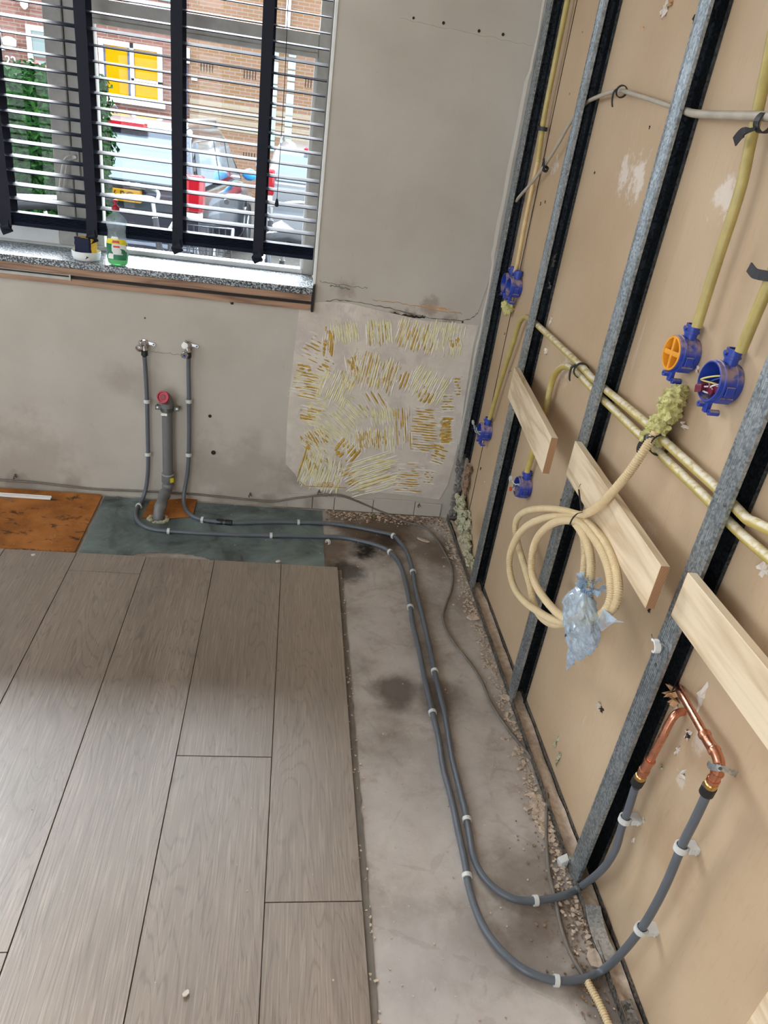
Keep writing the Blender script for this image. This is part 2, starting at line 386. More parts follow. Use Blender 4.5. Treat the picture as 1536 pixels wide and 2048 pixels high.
M = dict(
    laminate=mat_laminate(), screed=mat_concrete(), plaster=mat_backwall(), board=mat_board(), galv=mat_galv('galvanised_steel', (126, 134, 139), (180, 188, 193), .36), galvweb=mat_galv('shaded_stud_steel', (42, 46, 52), (80, 86, 92), .40),  # galvweb: stud steel darkened, shade inside the C profile painted into its colour
    galvdark=mat_galv('galvanised_track', (80, 78, 74), (150, 144, 136), .5), brightzinc=mat_galv('bright_zinc', (170, 178, 182), (215, 220, 224), .28),
    pine=mat_wood('plywood_face', (186, 160, 126), (222, 202, 172), 1, .55, 14), plyedge=mat_ply(),
    conduit=mat_dusty('yellow_pvc', (186, 166, 98), (216, 206, 178), .5, .38), conduit_d=mat_dusty('dusty_yellow_pvc', (196, 174, 96), (222, 212, 192), .95, .4, -.1, .4),
    beige=plain('beige_pvc', (206, 176, 124), .4), flex=plain('cream_flexible_conduit', (216, 194, 154), .42, 0, .06), cable=plain('grey_beige_cable', (176, 166, 150), .5),
    blue=mat_dusty('blue_plastic', (44, 70, 168), (176, 150, 140), .85, .35, .15, .6), orange=plain('orange_plastic', (226, 152, 40), .35),
    black=plain('black_rubber', (38, 38, 42), .55), pexblack=plain('black_plastic_collar', (28, 28, 30), .5), foam=plain('pu_foam', (190, 184, 122), .85, 0, .3, 140, 1.0), oldfoam=plain('old_pale_foam', (176, 172, 144), .9, 0, .35, 140, 1.0),
    pex=plain('grey_multilayer_pipe', (92, 97, 104), .34, 0, .07), clip=plain('light_grey_clip', (206, 206, 202), .5, 0, .05), pvc=plain('grey_pvc_pipe', (112, 112, 112), .42, 0, .06),
    red=plain('red_cap', (168, 30, 52), .4), darkred=plain('dark_red_cap', (128, 20, 38), .4), copper=plain('copper', (216, 150, 122), .28, 1, .15, 30), brass=plain('brass', (212, 172, 104), .25, 1), chrome=plain('chrome', (200, 200, 202), .16, 1, .04),
    darksteel=plain('dull_steel', (112, 112, 110), .45, .8), navy=plain('navy_slat', (20, 25, 40), .68, 0, .06, 25, 0, .12), tape=plain('navy_tape', (14, 18, 34), .8, 0, .1, 200), granite=mat_granite(),
    paint=plain('grey_paint', (176, 172, 164), .45), painted=plain('white_paint', (222, 222, 218), .4, 0, .04), sillwood=mat_wood('brown_sill_edge', (112, 84, 66), (168, 134, 108), 0, .5),
    dark=plain('dark_gap', (24, 22, 22), .7), glass=mat_glass('window_glass', (1, 1, 1, 1), .3), film=mat_film('blue_film', (158, 176, 174), .5, .3, .5, 9), bag=mat_film('clear_bag', (212, 230, 246), .40, .10, 1.0, 60),
    hardboard=mat_orange(), white=plain('white_plastic', (232, 230, 224), .4, 0, .03), floorcable=plain('dusty_grey_cable', (112, 104, 94), .7, 0, .2), thinwire=plain('white_wire', (214, 212, 208), .4),
    yellowwire=plain('yellow_wire', (214, 196, 110), .4), greenwire=plain('green_wire', (92, 128, 88), .4), bluewire=plain('blue_wire', (64, 100, 180), .4), wago=plain('dark_red_terminal', (108, 24, 52), .4), redterm=plain('orange_terminal', (220, 84, 52), .4), clearplastic=mat_film('clear_plastic', (230, 236, 238), .5, .1, .8, 25),
    patch=mat_patch(), ochre=plain('ochre_glue', (182, 144, 50), .5, 0, .25, 40), paleglue=plain('pale_glue', (216, 208, 158), .6, 0, .15, 40), whiteglue=plain('white_glue', (222, 214, 202), .6, 0, .08, 40), chips=plain('plaster_chips', (196, 176, 156), .9, 0, .25, 60), debris=plain('brown_debris', (138, 112, 90), .95, 0, .35, 50, 1.0), mortar=plain('grey_mortar', (120, 116, 112), .95, 0, .3, 30, .8),
    paper=plain('torn_paper', (200, 160, 120), .8, 0, .2), gypsum=plain('bare_gypsum', (212, 200, 188), .9, 0, .08), hole=plain('hole_dark', (46, 34, 26), .9),
    brickpink=mat_brick('pink_brick', (104, 66, 55), (118, 82, 70), (124, 116, 110)), brickyellow=mat_brick('yellow_brick', (122, 92, 63), (128, 96, 78), (130, 122, 111)), bandbrick=mat_brick('pale_brick_band', (148, 132, 110), (152, 140, 120), (135, 126, 116)),
    yellow=plain('yellow_blind', (176, 128, 4), .9, 0, .06, 3, 0, .05), houseglass=plain('house_glass', (100, 116, 114), .1, 0, .1, 2), housedark=plain('house_frame_dark', (50, 58, 92), .5), hedge=mat_hedge(), bark=plain('hedge_stems', (26, 44, 22), .9), flower=plain('red_flowers', (180, 50, 30), .6), pave=plain('paving', (96, 90, 82), .9, 0, .2, 12), 
    carblue=plain('dark_blue_car_paint', (36, 44, 60), .16, .4, .05, 2, 0, .8, 1), carwhite=plain('silver_white_car_paint', (134, 138, 142), .2, .1, .03, 2, 0, .6, 1), carglass=plain('car_glass', (92, 104, 112), .05, 0, .1, 2, 0, .9, 1), tyre=plain('tyre', (34, 34, 36), .8), taillight=plain('red_taillight', (150, 14, 30), .2, 0, .05), lampclear=plain('clear_lamp', (224, 214, 206), .15), plate=plain('yellow_plate', (160, 116, 4), .4, 0, .03), platetext=plain('plate_black', (30, 26, 20), .5), skyblue=plain('blue_strip', (60, 150, 210), .4), bikesilver=plain('bike_silver', (168, 172, 176), .3, .8), bikedark=plain('bike_dark', (52, 56, 62), .4), glassblock=plain('glass_block', (158, 190, 190), .15, 0, .15, 4),
    soap=None, bottle=mat_film('bottle_plastic', (226, 238, 244), .22, .08, .8, 21), label_green=plain('label_green', (24, 112, 76), .4), label_yellow=plain('label_yellow', (226, 208, 30), .4), label_white=plain('label_white', (222, 224, 220), .4), label_red=plain('label_red', (200, 52, 52), .4), sponge=plain('yellow_sponge', (236, 190, 70), .9, 0, .15, 150, .8), scour=plain('navy_scourer', (22, 28, 52), .95, 0, .2, 300, .6), ceramic=plain('white_ceramic', (228, 230, 228), .2, 0, .03, 5), logo=plain('logo_black', (30, 32, 40), .5),
    ceil=plain('ceiling_white', (222, 220, 214), .8), roomwall=plain('room_wall', (206, 196, 184), .85),
)
def _soap():
    t = NT('green_soap'); t.fin(s2l((28, 226, 84)), .1, 0, .5); t.b.inputs['Transmission Weight'].default_value = .35; t.b.inputs['Subsurface Weight'].default_value = 0; return t.m
M['soap'] = _soap()

# ================================================================== setting
XB = 0.045            # plasterboard plane behind the studs
floor = MB().box((-4.0, -5.5, -.12), (XB+.2, .30, 0)).build('floor', M['screed'], None, 0)
struct(floor, 'bare stained screed floor with grey-brown laminate planks')
PX = [-.507, -.721, -.967, -1.212, -1.455, -1.700, -1.945, -2.19, -2.435, -2.68]
YE = -.468
joints = {0: [-1.805], 1: [-1.402], 2: [-3.1], 3: [-.582, -1.95], 4: [-1.2-.4], 5: [-2.3], 6: [-1.6], 7: [-.9], 8: [-2.0]}
joints = {0: [-1.805], 1: [-1.402], 2: [], 3: [-.582, -1.9], 4: [], 5: [-2.2], 6: [-1.5], 7: [-2.4], 8: [-1.2]}
for i in range(9):
    ys = [YE+.001*(i % 2)]+joints[i]+[-4.6]
    for a, b in zip(ys, ys[1:]):
        g = .0011
        dz = R.uniform(-.0004, .0004)
        MB().box((PX[i+1]+g, b+g, .0012), (PX[i]-g, a-g, .0102+dz)).build('plank', M['laminate'], floor, 0, .0006, 1)
# underlay strip showing along the cut laminate edge
st = MB()
q = [V((-.492+.006*noise.noise(V((0, i*.9, 1))), YE-.01-i*.03, .0005)) for i in range(110)]
for a, b in zip(q, q[1:]):
    st.add([(a.x, a.y, 0), (b.x, b.y, 0), (b.x, b.y, .003), (a.x, a.y, .003), (-.508, a.y, .003), (-.508, b.y, .003)], [(0,1,2,3), (3,2,5,4)])
st.build('underlay_edge', M['floorcable'], floor, 30)

ZS = .940; XW = -.671; YR = .215   # sill top, window reveal edge, reveal depth
wx0 = -3.30; ztop = 2.40
wb = MB()
wb.box((-4.0, 0, 0), (wx0, .30, 2.6)); wb.box((XW, 0, 0), (XB+.2, .30, 2.6))
wb.box((wx0, 0, 0), (XW, .30, ZS-.05)); wb.box((wx0, 0, ztop), (XW, .30, 2.6))
wall_back = struct(wb.build('wall_back', M['plaster'], None, 0), 'scuffed old beige plaster wall under and beside the window')
wall_right = struct(MB().box((XB, -5.5, 0), (XB+.0125, -.0005, 2.6)).build('wall_right', M['board'], None, 0), 'brown paper back of plasterboard seen between metal studs')
lw_ = MB(); lw_.box((-4.12, -5.5, 0), (-4.0, -3.5, 2.6)); lw_.box((-4.12, -.5, 0), (-4.0, .3, 2.6)); lw_.box((-4.12, -3.5, 0), (-4.0, -.5, 1.25)); lw_.box((-4.12, -3.5, 2.5), (-4.0, -.5, 2.6))  # wide opening in the unseen left wall, put in to brighten the right wall
struct(lw_.build('wall_left', M['roomwall'], None, 0), 'plain side wall with a wide opening added for light, out of view')
struct(MB().box((-4.12, -5.62, 2.6), (XB+.2, .3, 2.72)).build('ceiling', M['ceil'], None, 0), 'plain white ceiling out of view')
rw_ = MB(); rw_.box((-4.12, -5.62, 0), (-3.8, -5.5, 2.6)); rw_.box((-1.6, -5.62, 0), (XB+.2, -5.5, 2.6)); rw_.box((-3.8, -5.62, 2.4), (-1.6, -5.5, 2.6)); rw_.box((-3.8, -5.62, 0), (-1.6, -5.5, .3))
struct(rw_.build('wall_rear', M['roomwall'], None, 0), 'plain rear wall with a window opening, behind the camera')
# board sheet joint and edge strip at the corner bay
MB().box((XB-.0015, -.182, .02), (XB-.0003, -.178, 2.4)).build('sheet_joint', M['hole'], wall_right, 0)

# torn paper, bare gypsum spots and holes on the plasterboard
def flake(px, py, r, mat, seed, lift=.004, stretch=1.0):
    rr = random.Random(seed); c = W(px, py, XB); n = 17; r *= .8; vs = [(XB-lift*rr.uniform(.4, .9), c.y, c.z)]
    for k in range(n):
        a = 2*PI*k/n; q = r*rr.uniform(.25, 1.1); vs.append((XB-rr.choice([0, 0, .35, 1])*lift-.0002, c.y+q*math.cos(a), c.z+q*stretch*math.sin(a)))
    return MB().add(vs, [(0, 1+(k+1) % n, 1+k) for k in range(n)])
for i, (px, py, r, mt, lf, s) in enumerate([(1332, 18, .022, 'gypsum', .01, 1.6), (1286, 58, .009, 'paper', .005, 1), (1345, 3, .014, 'paper', .01, 1), (1390, 38, .010, 'hole', .003, 1.5), (1112, 520, .018, 'mortar', .012, 1.8), (1102, 573, .016, 'mortar', .012, 1.6),
        (1093, 703, .02, 'gypsum', .006, .7), (1080, 708, .012, 'paper', .004, 1), (1201, 1413, .017, 'gypsum', .012, 1), (1204, 1420, .013, 'hole', .004, 1), (1405, 1395, .014, 'gypsum', .012, 3.2), (1377, 1468, .018, 'gypsum', .006, 1.2), (1378, 1470, .008, 'hole', .007, 1.5),
        (1366, 1548, .014, 'gypsum', .012, 1.6), (1357, 1500, .008, 'gypsum', .004, 3), (1324, 1535, .008, 'oldfoam', .006, 1.2), (1350, 1382, .022, 'paper', .022, .9), (1356, 1396, .018, 'paper', .015, 1.5), (1354, 1420, .022, 'gypsum', .006, .8), (1374, 851, .013, 'gypsum', .014, 1), (962, 938, .010, 'hole', .004, 1),
        (970, 962, .006, 'gypsum', .004, 1), (1300, 1220, .009, 'hole', .004, 1.4), (1190, 345, .005, 'hole', .003, 1.4), (1300, 255, .004, 'hole', .003, 1.6), (1166, 65, .006, 'paper', .004, 1), (1140, 188, .006, 'paper', .004, 1), (1082, 408, .006, 'hole', .003, 1.4), (1091, 405, .005, 'hole', .003, 1.4), (1460, 425, .008, 'gypsum', .006, 1.5),
        (1528, 1140, .02, 'gypsum', .008, 1), (1268, 1680, .006, 'gypsum', .004, 2), (1288, 1640, .008, 'oldfoam', .006, 2), (1115, 1480, .012, 'oldfoam', .006, 4.5), (1117, 1520, .012, 'oldfoam', .007, 4), (1395, 740, .012, 'gypsum', .003, 1.2), (1243, 665, .005, 'hole', .003, 1.5), (1010, 668, .006, 'hole', .003, 1.3), (1103, 640, .01, 'gypsum', .004, 2)]):
    flake(px, py, r, None, 50+i, lf, s).build('paper_tear', M[mt], wall_right, 0)

# ---- back wall: adhesive patch, cracks, holes, old edge at the foot
pp_ = [(596, 612), (640, 600), (700, 606), (760, 618), (850, 638), (905, 645), (955, 650), (946, 690), (938, 740), (930, 800), (918, 860), (908, 920), (897, 968), (880, 1000), (800, 990), (700, 980), (640, 977), (606, 974), (590, 950), (572, 925), (572, 880), (577, 820), (583, 760), (588, 690)]
poly = [B(*p) for p in pp_]; 
for k in range(len(poly)): poly[k] = poly[k]+V((R.uniform(-.006, .006), 0, R.uniform(-.006, .006)))
MB().prism(poly, (0, -.0025, 0)).build('adhesive_patch', M['patch'], wall_back, 0)
def strokes(mb, x0, x1, y0, y1, ang, n, wpx=5, curve=0, brk=.2, seed=1, horiz=None):
    # parallel notched-trowel ridges filling a crop rectangle; ang = stroke direction in degrees, crop axes
    rr = random.Random(seed); cx, cy = (x0+x1)/2, (y0+y1)/2; a = math.radians(ang); d = (math.cos(a), math.sin(a)); nrm = (-d[1], d[0])
    w = abs((x1-x0)*nrm[0])+abs((y1-y0)*nrm[1]); L = abs((x1-x0)*d[0])+abs((y1-y0)*d[1])
    L = min(L, max(x1-x0, y1-y0))
    for i in range(n):
        o = (i+.5)/n-.5; o = o*w*.85
        l0 = -L/2*rr.uniform(.5, 1); l1 = L/2*rr.uniform(.5, 1); k = 7; runs = [[]]
        for j in range(k+1):
            s_ = l0+(l1-l0)*j/k
            if rr.random() < brk and runs[-1]: runs.append([]); continue
            e = o+curve*(s_/L)**2*L+rr.uniform(-1.5, 1.5)
            X = cx+d[0]*s_+nrm[0]*e; Y = cy+d[1]*s_+nrm[1]*e
            runs[-1].append(B(540+.3646*X, 540+.3646*Y, -.003))
        for r_ in runs:
            if len(r_) > 1:
                ww = wpx*.3646*.0021*rr.uniform(.7, 1.4)
                m_ = len(r_); vs = []; fs = []
                for j, p in enumerate(r_):
                    t_ = (r_[min(j+1, m_-1)]-r_[max(j-1, 0)]).normalized(); sd_ = V((-t_.z, 0, t_.x))*ww*(.35 if j in (0, m_-1) else 1)
                    vs += [p+sd_+V((0, .001, 0)), p+V((0, -.0014, 0)), p-sd_+V((0, .001, 0))]
                for j in range(m_-1):
                    b_ = j*3; fs += [(b_, b_+1, b_+4, b_+3), (b_+1, b_+2, b_+5, b_+4)]
                mb.add(vs, fs)
oc, pa, wh_ = MB(), MB(), MB()
for i, (mb_, a) in enumerate([
    (oc, (180, 320, 370, 500, 25, 7, 4)), (oc, (120, 290, 565, 700, 10, 10, 5, .15)), (pa, (120, 300, 560, 700, 12, 7, 7, .15)), (pa, (345, 480, 270, 410, 82, 9, 6)), (oc, (530, 670, 270, 420, 86, 7, 4)), (pa, (530, 670, 265, 415, 86, 9, 6)),
    (oc, (700, 910, 310, 425, 108, 12, 5)), (pa, (690, 900, 300, 420, 106, 8, 6)), (oc, (440, 690, 480, 650, 104, 15, 5)), (pa, (430, 700, 480, 640, 104, 10, 6)), (oc, (640, 775, 520, 650, 112, 8, 5)), (pa, (300, 420, 540, 760, 112, 8, 6)),
    (oc, (675, 775, 735, 985, 88, 8, 5, 0, .12)), (pa, (560, 680, 740, 860, 80, 9, 5)), (oc, (785, 915, 745, 1010, 6, 17, 5, 0, .1)), (oc, (930, 1000, 800, 960, 2, 16, 9, 0, .05)), (oc, (460, 650, 885, 975, 86, 16, 8)), (pa, (380, 700, 860, 1000, 88, 14, 5)),
    (oc, (180, 310, 870, 975, 60, 10, 9)), (pa, (170, 420, 900, 990, 35, 9, 6)), (oc, (380, 470, 930, 1050, 130, 6, 14)), (pa, (165, 400, 1040, 1180, 108, 15, 6, .2)), (oc, (165, 400, 1050, 1180, 106, 9, 4, .2)), (oc, (395, 470, 1080, 1190, 150, 8, 8)),
    (pa, (400, 720, 1060, 1190, 162, 10, 6)), (oc, (420, 720, 1080, 1190, 165, 7, 4)), (oc, (685, 830, 1050, 1225, 4, 13, 5)), (oc, (845, 895, 1100, 1175, 5, 5, 5)), (oc, (885, 970, 965, 1060, 18, 7, 6)), (oc, (800, 890, 640, 730, 120, 5, 8)), (pa, (780, 960, 560, 700, 118, 9, 5)),
    (oc, (1010, 1045, 580, 700, 0, 6, 8)), (oc, (930, 1010, 680, 780, 0, 6, 5)), (oc, (990, 1040, 370, 430, 80, 6, 9)), (oc, (300, 345, 300, 480, 95, 5, 11)), (oc, (430, 490, 470, 580, 80, 5, 11)), (oc, (140, 230, 525, 560, 12, 3, 12)), (oc, (160, 280, 760, 820, 10, 5, 12)), (oc, (270, 345, 480, 560, 25, 6, 6)),
    (pa, (190, 300, 720, 850, 15, 8, 6)), (oc, (250, 370, 1165, 1190, 0, 3, 8)), (pa, (330, 520, 740, 860, 45, 10, 4)), (oc, (380, 470, 560, 640, 105, 5, 4)), (oc, (200, 330, 1000, 1120, 75, 4, 9)), (pa, (870, 1060, 300, 460, 100, 10, 5)), (oc, (480, 640, 700, 780, 60, 5, 4))]):
    strokes(wh_, a[0]-15, a[1]+15, a[2]-10, a[3]+10, a[4], int(a[5]*1.0)+1, 5, a[7] if len(a) > 7 else 0, .15, 500+i)
    if mb_ is pa: strokes(pa, a[0]-10, a[1]+10, a[2], a[3], a[4]+3, a[5], 6, 0, .25, 700+i)
    strokes(mb_, a[0], a[1], a[2], a[3], a[4], a[5], a[6], a[7] if len(a) > 7 else 0, a[8] if len(a) > 8 else .2, 200+i)
oc.tube([B(540+.3646*x, 540+.3646*y, -.003) for x, y in [(205, 965), (185, 1030), (165, 1090), (150, 1140)]], [.002, .0035, .004, .002], 6)
oc.tube([B(540+.3646*x, 540+.3646*y, -.003) for x, y in [(165, 1160), (190, 1185), (300, 1190), (420, 1195)]], .0016, 6)
tag(oc.build('adhesive_ridges', M['ochre'], wall_back, 0), 'ochre tile adhesive ridges', None, None, 'stuff')
tag(wh_.build('adhesive_ridges', M['whiteglue'], wall_back, 0), 'whitish trowelled adhesive ridges', None, None, 'stuff')
tag(pa.build('adhesive_ridges', M['paleglue'], wall_back, 0), 'pale trowelled adhesive ridges', None, None, 'stuff')
def crack(pts, w, mat, seed, name='crack'):
    p = cr([B(*q) for q in pts], 9); rr = random.Random(seed); vs = []; fs = []
    for i, a in enumerate(p):
        ww = w*rr.uniform(.25, 1.2); j = rr.uniform(-.003, .003)
        vs += [(a.x, -.0006, a.z+j+ww), (a.x, -.0022, a.z+j), (a.x, -.0006, a.z+j-ww)]
    for i in range(len(p)-1):
        b_ = i*3; fs += [(b_, b_+1, b_+4, b_+3), (b_+1, b_+2, b_+5, b_+4)]
    MB().add(vs, fs).build(name, M[mat], wall_back, 0)
crack([(632, 606), (680, 600), (760, 612), (850, 634), (930, 640), (956, 625)], .0022, 'mortar', 1)
crack([(640, 563), (700, 572), (735, 576)], .0012, 'mortar', 2)
crack([(745, 600), (800, 606), (860, 618), (925, 628)], .002, 'paper', 3)
crack([(780, 625), (815, 632), (850, 634)], .005, 'hole', 4)
crack([(956, 625), (968, 590), (985, 540), (1000, 480), (1010, 440)], .001, 'mortar', 5)
crack([(845, 610), (880, 616), (900, 620)], .005, 'paper', 6)
crack([(660, 570), (680, 574), (700, 578)], .004, 'mortar', 7)
crack([(595, 640), (588, 720), (582, 800), (574, 880)], .0012, 'gypsum', 8)
crack([(800, 36), (900, 58), (1000, 78), (1072, 92)], .0008, 'gypsum', 9)
crack([(303, 703), (330, 706), (360, 709)], .0005, 'mortar', 10)
for i, (px, py, r) in enumerate([(887, 46, .005), (958, 62, .005), (1006, 69, .005), (420, 832, .007), (427, 905, .010), (784, 936, .009), (706, 619, .004), (925, 644, .004), (290, 636, .003), (1082, 1010, .004), (827, 36, .004), (464, 606, .006)]):
    if px > 1075: continue
    c = B(px, py); MB().lathe([(-.0012, r), (-.0026, r*.8), (-.0014, r*.55), (-.001, 0)], c, (0, 1, 0), 10).build('drill_hole', M['hole'], wall_back, 0)
mm = MB(); c = B(461, 598)
mm.prism([c+V((dx, 0, dz)) for dx, dz in [(-.016, .018), (.014, .02), (.010, .002), (.006, -.012), (-.002, -.014), (-.004, 0)]], (0, -.003, 0)); mm.build('broken_plaster', M['mortar'], wall_back, 0)
# remnants of an old skirting along the foot of the wall, right part: separate slips with joints
xs = [-.71, -.60, -.505, -.335, -.15, -.03]
for a, b in zip(xs, xs[1:]):
    MB().box((a+.0015, -.008, .004), (b-.0015, -.0008, .072+R.uniform(-.006, .004))).build('skirting_slip', M['plaster'], wall_back, 0, .002, 1)
# rough mortar bead where the corner stud was set
mb_ = MB()
for k in range(60):
    z = .02+.30*R.random(); mb_.blob((.012+.022*R.random()-.01*(z > .2), -.008-.006*R.random(), z), (.009, .007, .012), 2, .8, 80, k)
mb_.build('rough_mortar', M['mortar'], wall_back, 0)
# ragged plaster edge running up the corner
mb_ = MB(); prev = None
for k in range(60):
    z = .36+k*.035; w_ = .006+.010*abs(noise.noise(V((3, z*6, 0))))+(.012 if 1.1 < z < 1.7 else 0)
    cur = [(-.004-w_, -.001, z), (-.004-w_*.4, -.007-.004*noise.noise(V((9, z*14, 2))), z), (.002, -.003, z)]
    if prev: mb_.add(prev+cur, [(0, 3, 4, 1), (1, 4, 5, 2)])
    prev = cur
mb_.build('ragged_plaster_edge', M['plaster'], wall_back, 0)

# ================================================================== window
win = bpy.data.objects.new('window_1', None); COL.objects.link(win); win['kind'] = 'structure'; win['label'] = 'painted timber window with fixed lights and a side casement'
def wbox(name, a, b, mat='paint', bev=.003): return MB().box(a, b).build(name, M[mat], win, 0, bev, 2)
y0, y1 = YR, YR+.06
wbox('frame_stile', (-.714, y0, ZS), (XW, y1, ztop))
wbox('frame_stile', (-.724, y0+.012, ZS+.018), (-.714, y1-.01, 1.69), 'painted', .001)
wbox('mullion', (-1.560, y0-.01, ZS), (-1.497, y1, ztop))
wbox('glazing_bead', (-1.497, y0+.012, ZS+.018), (-1.468, y1-.01, 1.69), 'painted', .002)
wbox('transom', (-1.497, y0-.004, 1.690), (-.714, y1, 1.748))
wbox('transom_drip', (-1.497, y0-.012, 1.676), (-.714, y0+.03, 1.690), 'paint', .002)
wbox('frame_rail', (-1.497, y0+.006, ZS), (-.714, y1, ZS+.018), 'painted')
wbox('frame_rail', (wx0, y0, ztop-.05), (XW, y1, ztop))
wbox('casement_stile', (-1.622, y0-.022, ZS+.012), (-1.562, y1-.02, ztop-.05))
wbox('casement_rail', (wx0+.05, y0-.022, ZS+.012), (-1.622, y1-.02, ZS+.092), 'painted')
wbox('casement_stile', (wx0, y0-.022, ZS+.012), (wx0+.05, y1-.02, ztop-.05))
wbox('frame_rail', (wx0, y0, ZS), (-1.56, y1, ZS+.012), 'painted', .001)
MB().box((-1.468, y0+.036, ZS+.018), (-.724, y0+.040, 1.69)).build('pane', M['glass'], win, 0)
MB().box((-1.497, y0+.036, 1.748), (-.714, y0+.040, ztop-.05)).build('pane', M['glass'], win, 0)
MB().box((wx0+.05, y0+.010, ZS+.092), (-1.622, y0+.014, ztop-.05)).build('pane', M['glass'], win, 0)
h = MB(); hc = B(150, 322, y0-.022)
h.box((hc.x-.014, hc.y-.006, hc.z-.05), (hc.x+.014, hc.y, hc.z+.035)); h.tube(cr([hc+V((0, -.004, .012)), hc+V((0, -.034, .014)), hc+V((-.02, -.046, 0)), hc+V((-.035, -.048, -.06)), hc+V((-.045, -.046, -.11))], 5), [.008]*21, 10)
h.build('handle', M['paint'], win, 40, .002)
# sill with its brown edge boards
wbox('sill', (wx0, -.022, ZS-.024), (XW-.002, YR+.02, ZS), 'granite', .002)
wbox('sill_edge_board', (wx0, -.016, ZS-.050), (XW-.004, .03, ZS-.025), 'sillwood', .001)
wbox('sill_gap', (wx0, -.010, ZS-.062), (XW-.004, .03, ZS-.050), 'dark', 0)
wbox('sill_edge_board', (wx0, -.014, ZS-.084), (XW-.004, .03, ZS-.062), 'sillwood', .001)
wbox('sill_end', (XW-.003, -.020, ZS-.088), (XW+.006, .02, ZS+.012), 'dark', .001)
struct(MB().box((XW-.004, -.004, ZS+.012), (XW+.007, .006, ztop)).build('trim_1', M['painted'], None, 0, .002), 'white corner bead at the right window reveal')

# ---- venetian blind
YB_ = .060; bl = thing('venetian_blind', (-1.6, YB_, 1.03), 'navy slatted venetian blind hanging in the window, half lowered', 'blind')
BX0, BX1 = -2.50, -.680
sl = MB(); nseg = 6; pr = []
for k in range(nseg+1):
    a = -1+2*k/nseg; pr.append((YB_+.025*a, .0022*(1-a*a)))
vs = []; 
for X in (BX0, BX1):
    for (yy, zz) in pr: vs.append((X, yy, zz+.0013))
    for (yy, zz) in reversed(pr): vs.append((X, yy, zz-.0013))
n_ = 2*(nseg+1); fs = [(k, (k+1) % n_, n_+(k+1) % n_, n_+k) for k in range(n_)]+[tuple(range(n_))[::-1], tuple(range(n_, 2*n_))]
slat0 = None
for k in range(27):
    if slat0 is None: o = slat0 = MB().add(vs, fs).build('slat', M['navy'], bl, 40)
    else:
        o = slat0.copy(); COL.objects.link(o)
    o.location.z = 0; 
    mw = Matrix.Translation((0, 0, 1.118+.0445*k)) @ Matrix.Translation((0, YB_, 0)) @ Matrix.Rotation(math.radians(R.uniform(-.8, .8)+7.2+(5 if k == 12 else 0)), 4, 'X') @ Matrix.Translation((0, -YB_, 0))
    o.matrix_basis = mw
for k in range(6):
    MB().box((BX0, YB_-.025, 1.046+k*.0048), (BX1, YB_+.025, 1.0492+k*.0048)).build('stacked_slat', M['navy'], bl, 0, .0008, 1)
MB().box((BX0, YB_-.027, 1.030), (BX1, YB_+.027, 1.045)).build('bottom_rail', M['navy'], bl, 0, .003)
for X in (-2.05, -1.748, -1.462, -1.168, -.882):
    for sgn in (-1, 1):
        t_ = MB(); yy = YB_+sgn*.0275
        t_.ribbon([V((X+(.0 if sgn < 0 else .006), yy+.0015*math.sin(z*40), z)) for z in [1.03+.045*i for i in range(29)]], (1, 0, 0), .036, .0012); t_.build('ladder_tape', M['tape'], bl, 0)
    t_ = MB(); rr = random.Random(int(X*100))
    t_.ribbon(cr([(X, YB_-.029, 1.085), (X, YB_-.034, 1.05), (X+.004, YB_-.046, 1.032), (X-.004, YB_-.030, 1.018), (X+.006, YB_-.040, 1.004)], 4), (1, .1, .1), .036, .0015)
    t_.ribbon(cr([(X-.006, YB_-.032, 1.046), (X, YB_-.05, 1.026), (X+.004, YB_-.028, 1.012)], 4), (1, -.2, .2), .03, .0015)
    t_.build('gathered_tape', M['tape'], bl, 0)
c0, c1 = B(579, -60, .018), B(561, 398, .018); c1.x = c0.x
MB().tube(cr([c0, c0.lerp(c1, .5)+V((.004, 0, 0)), c1], 8), .0012, 6).build('pull_cord', M['tape'], bl)
MB().lathe([(0, .002), (-.006, .0045), (-.02, .0075), (-.026, .006), (-.028, 0)], c1, (0, 0, 1), 12).build('tassel', M['tape'], bl)

# ---- things on the sill
c = G(236, 522, ZS); c = V((c.x, .062, ZS))
c = B(236, 526, .004); c.z = ZS
bt = thing('soap_bottle', c, 'clear bottle of green washing-up liquid with a red cap on the window sill', 'bottle')
ux, uy = V((1, 0, 0)), V((0, 1, 0))
outer = [(0, .001), (.002, .026), (.010, .031), (.035, .0335), (.07, .033), (.095, .0285), (.115, .0265), (.132, .029), (.145, .0315), (.156, .030), (.166, .022), (.174, .013), (.178, .011), (.187, .011)]
SQ = (ux, uy, 1.14, .66)
def smoothprof(p, n=4): 
    return [(max(0, q.x), max(0.0, q.y)) for q in cr([V((a, b, 0)) for a, b in p], n)]
MB().lathe(smoothprof(outer), c, (0, 0, 1), 32, squash=SQ).build('body', M['bottle'], bt, 60)
liq = [(.0015, .001), (.003, .0245), (.010, .0295), (.03, .032), (.043, .0322), (.0435, 0)]
MB().lathe(liq, c, (0, 0, 1), 32, squash=SQ).build('liquid', M['soap'], bt, 60)
MB().lathe([(.186, .0125), (.196, .0135), (.1975, .012), (.200, .0085), (.203, .0055), (.210, .005), (.2105, .008), (.217, .0085), (.219, .006), (.219, 0)], c, (0, 0, 1), 20).build('cap', M['red'], bt, 40)
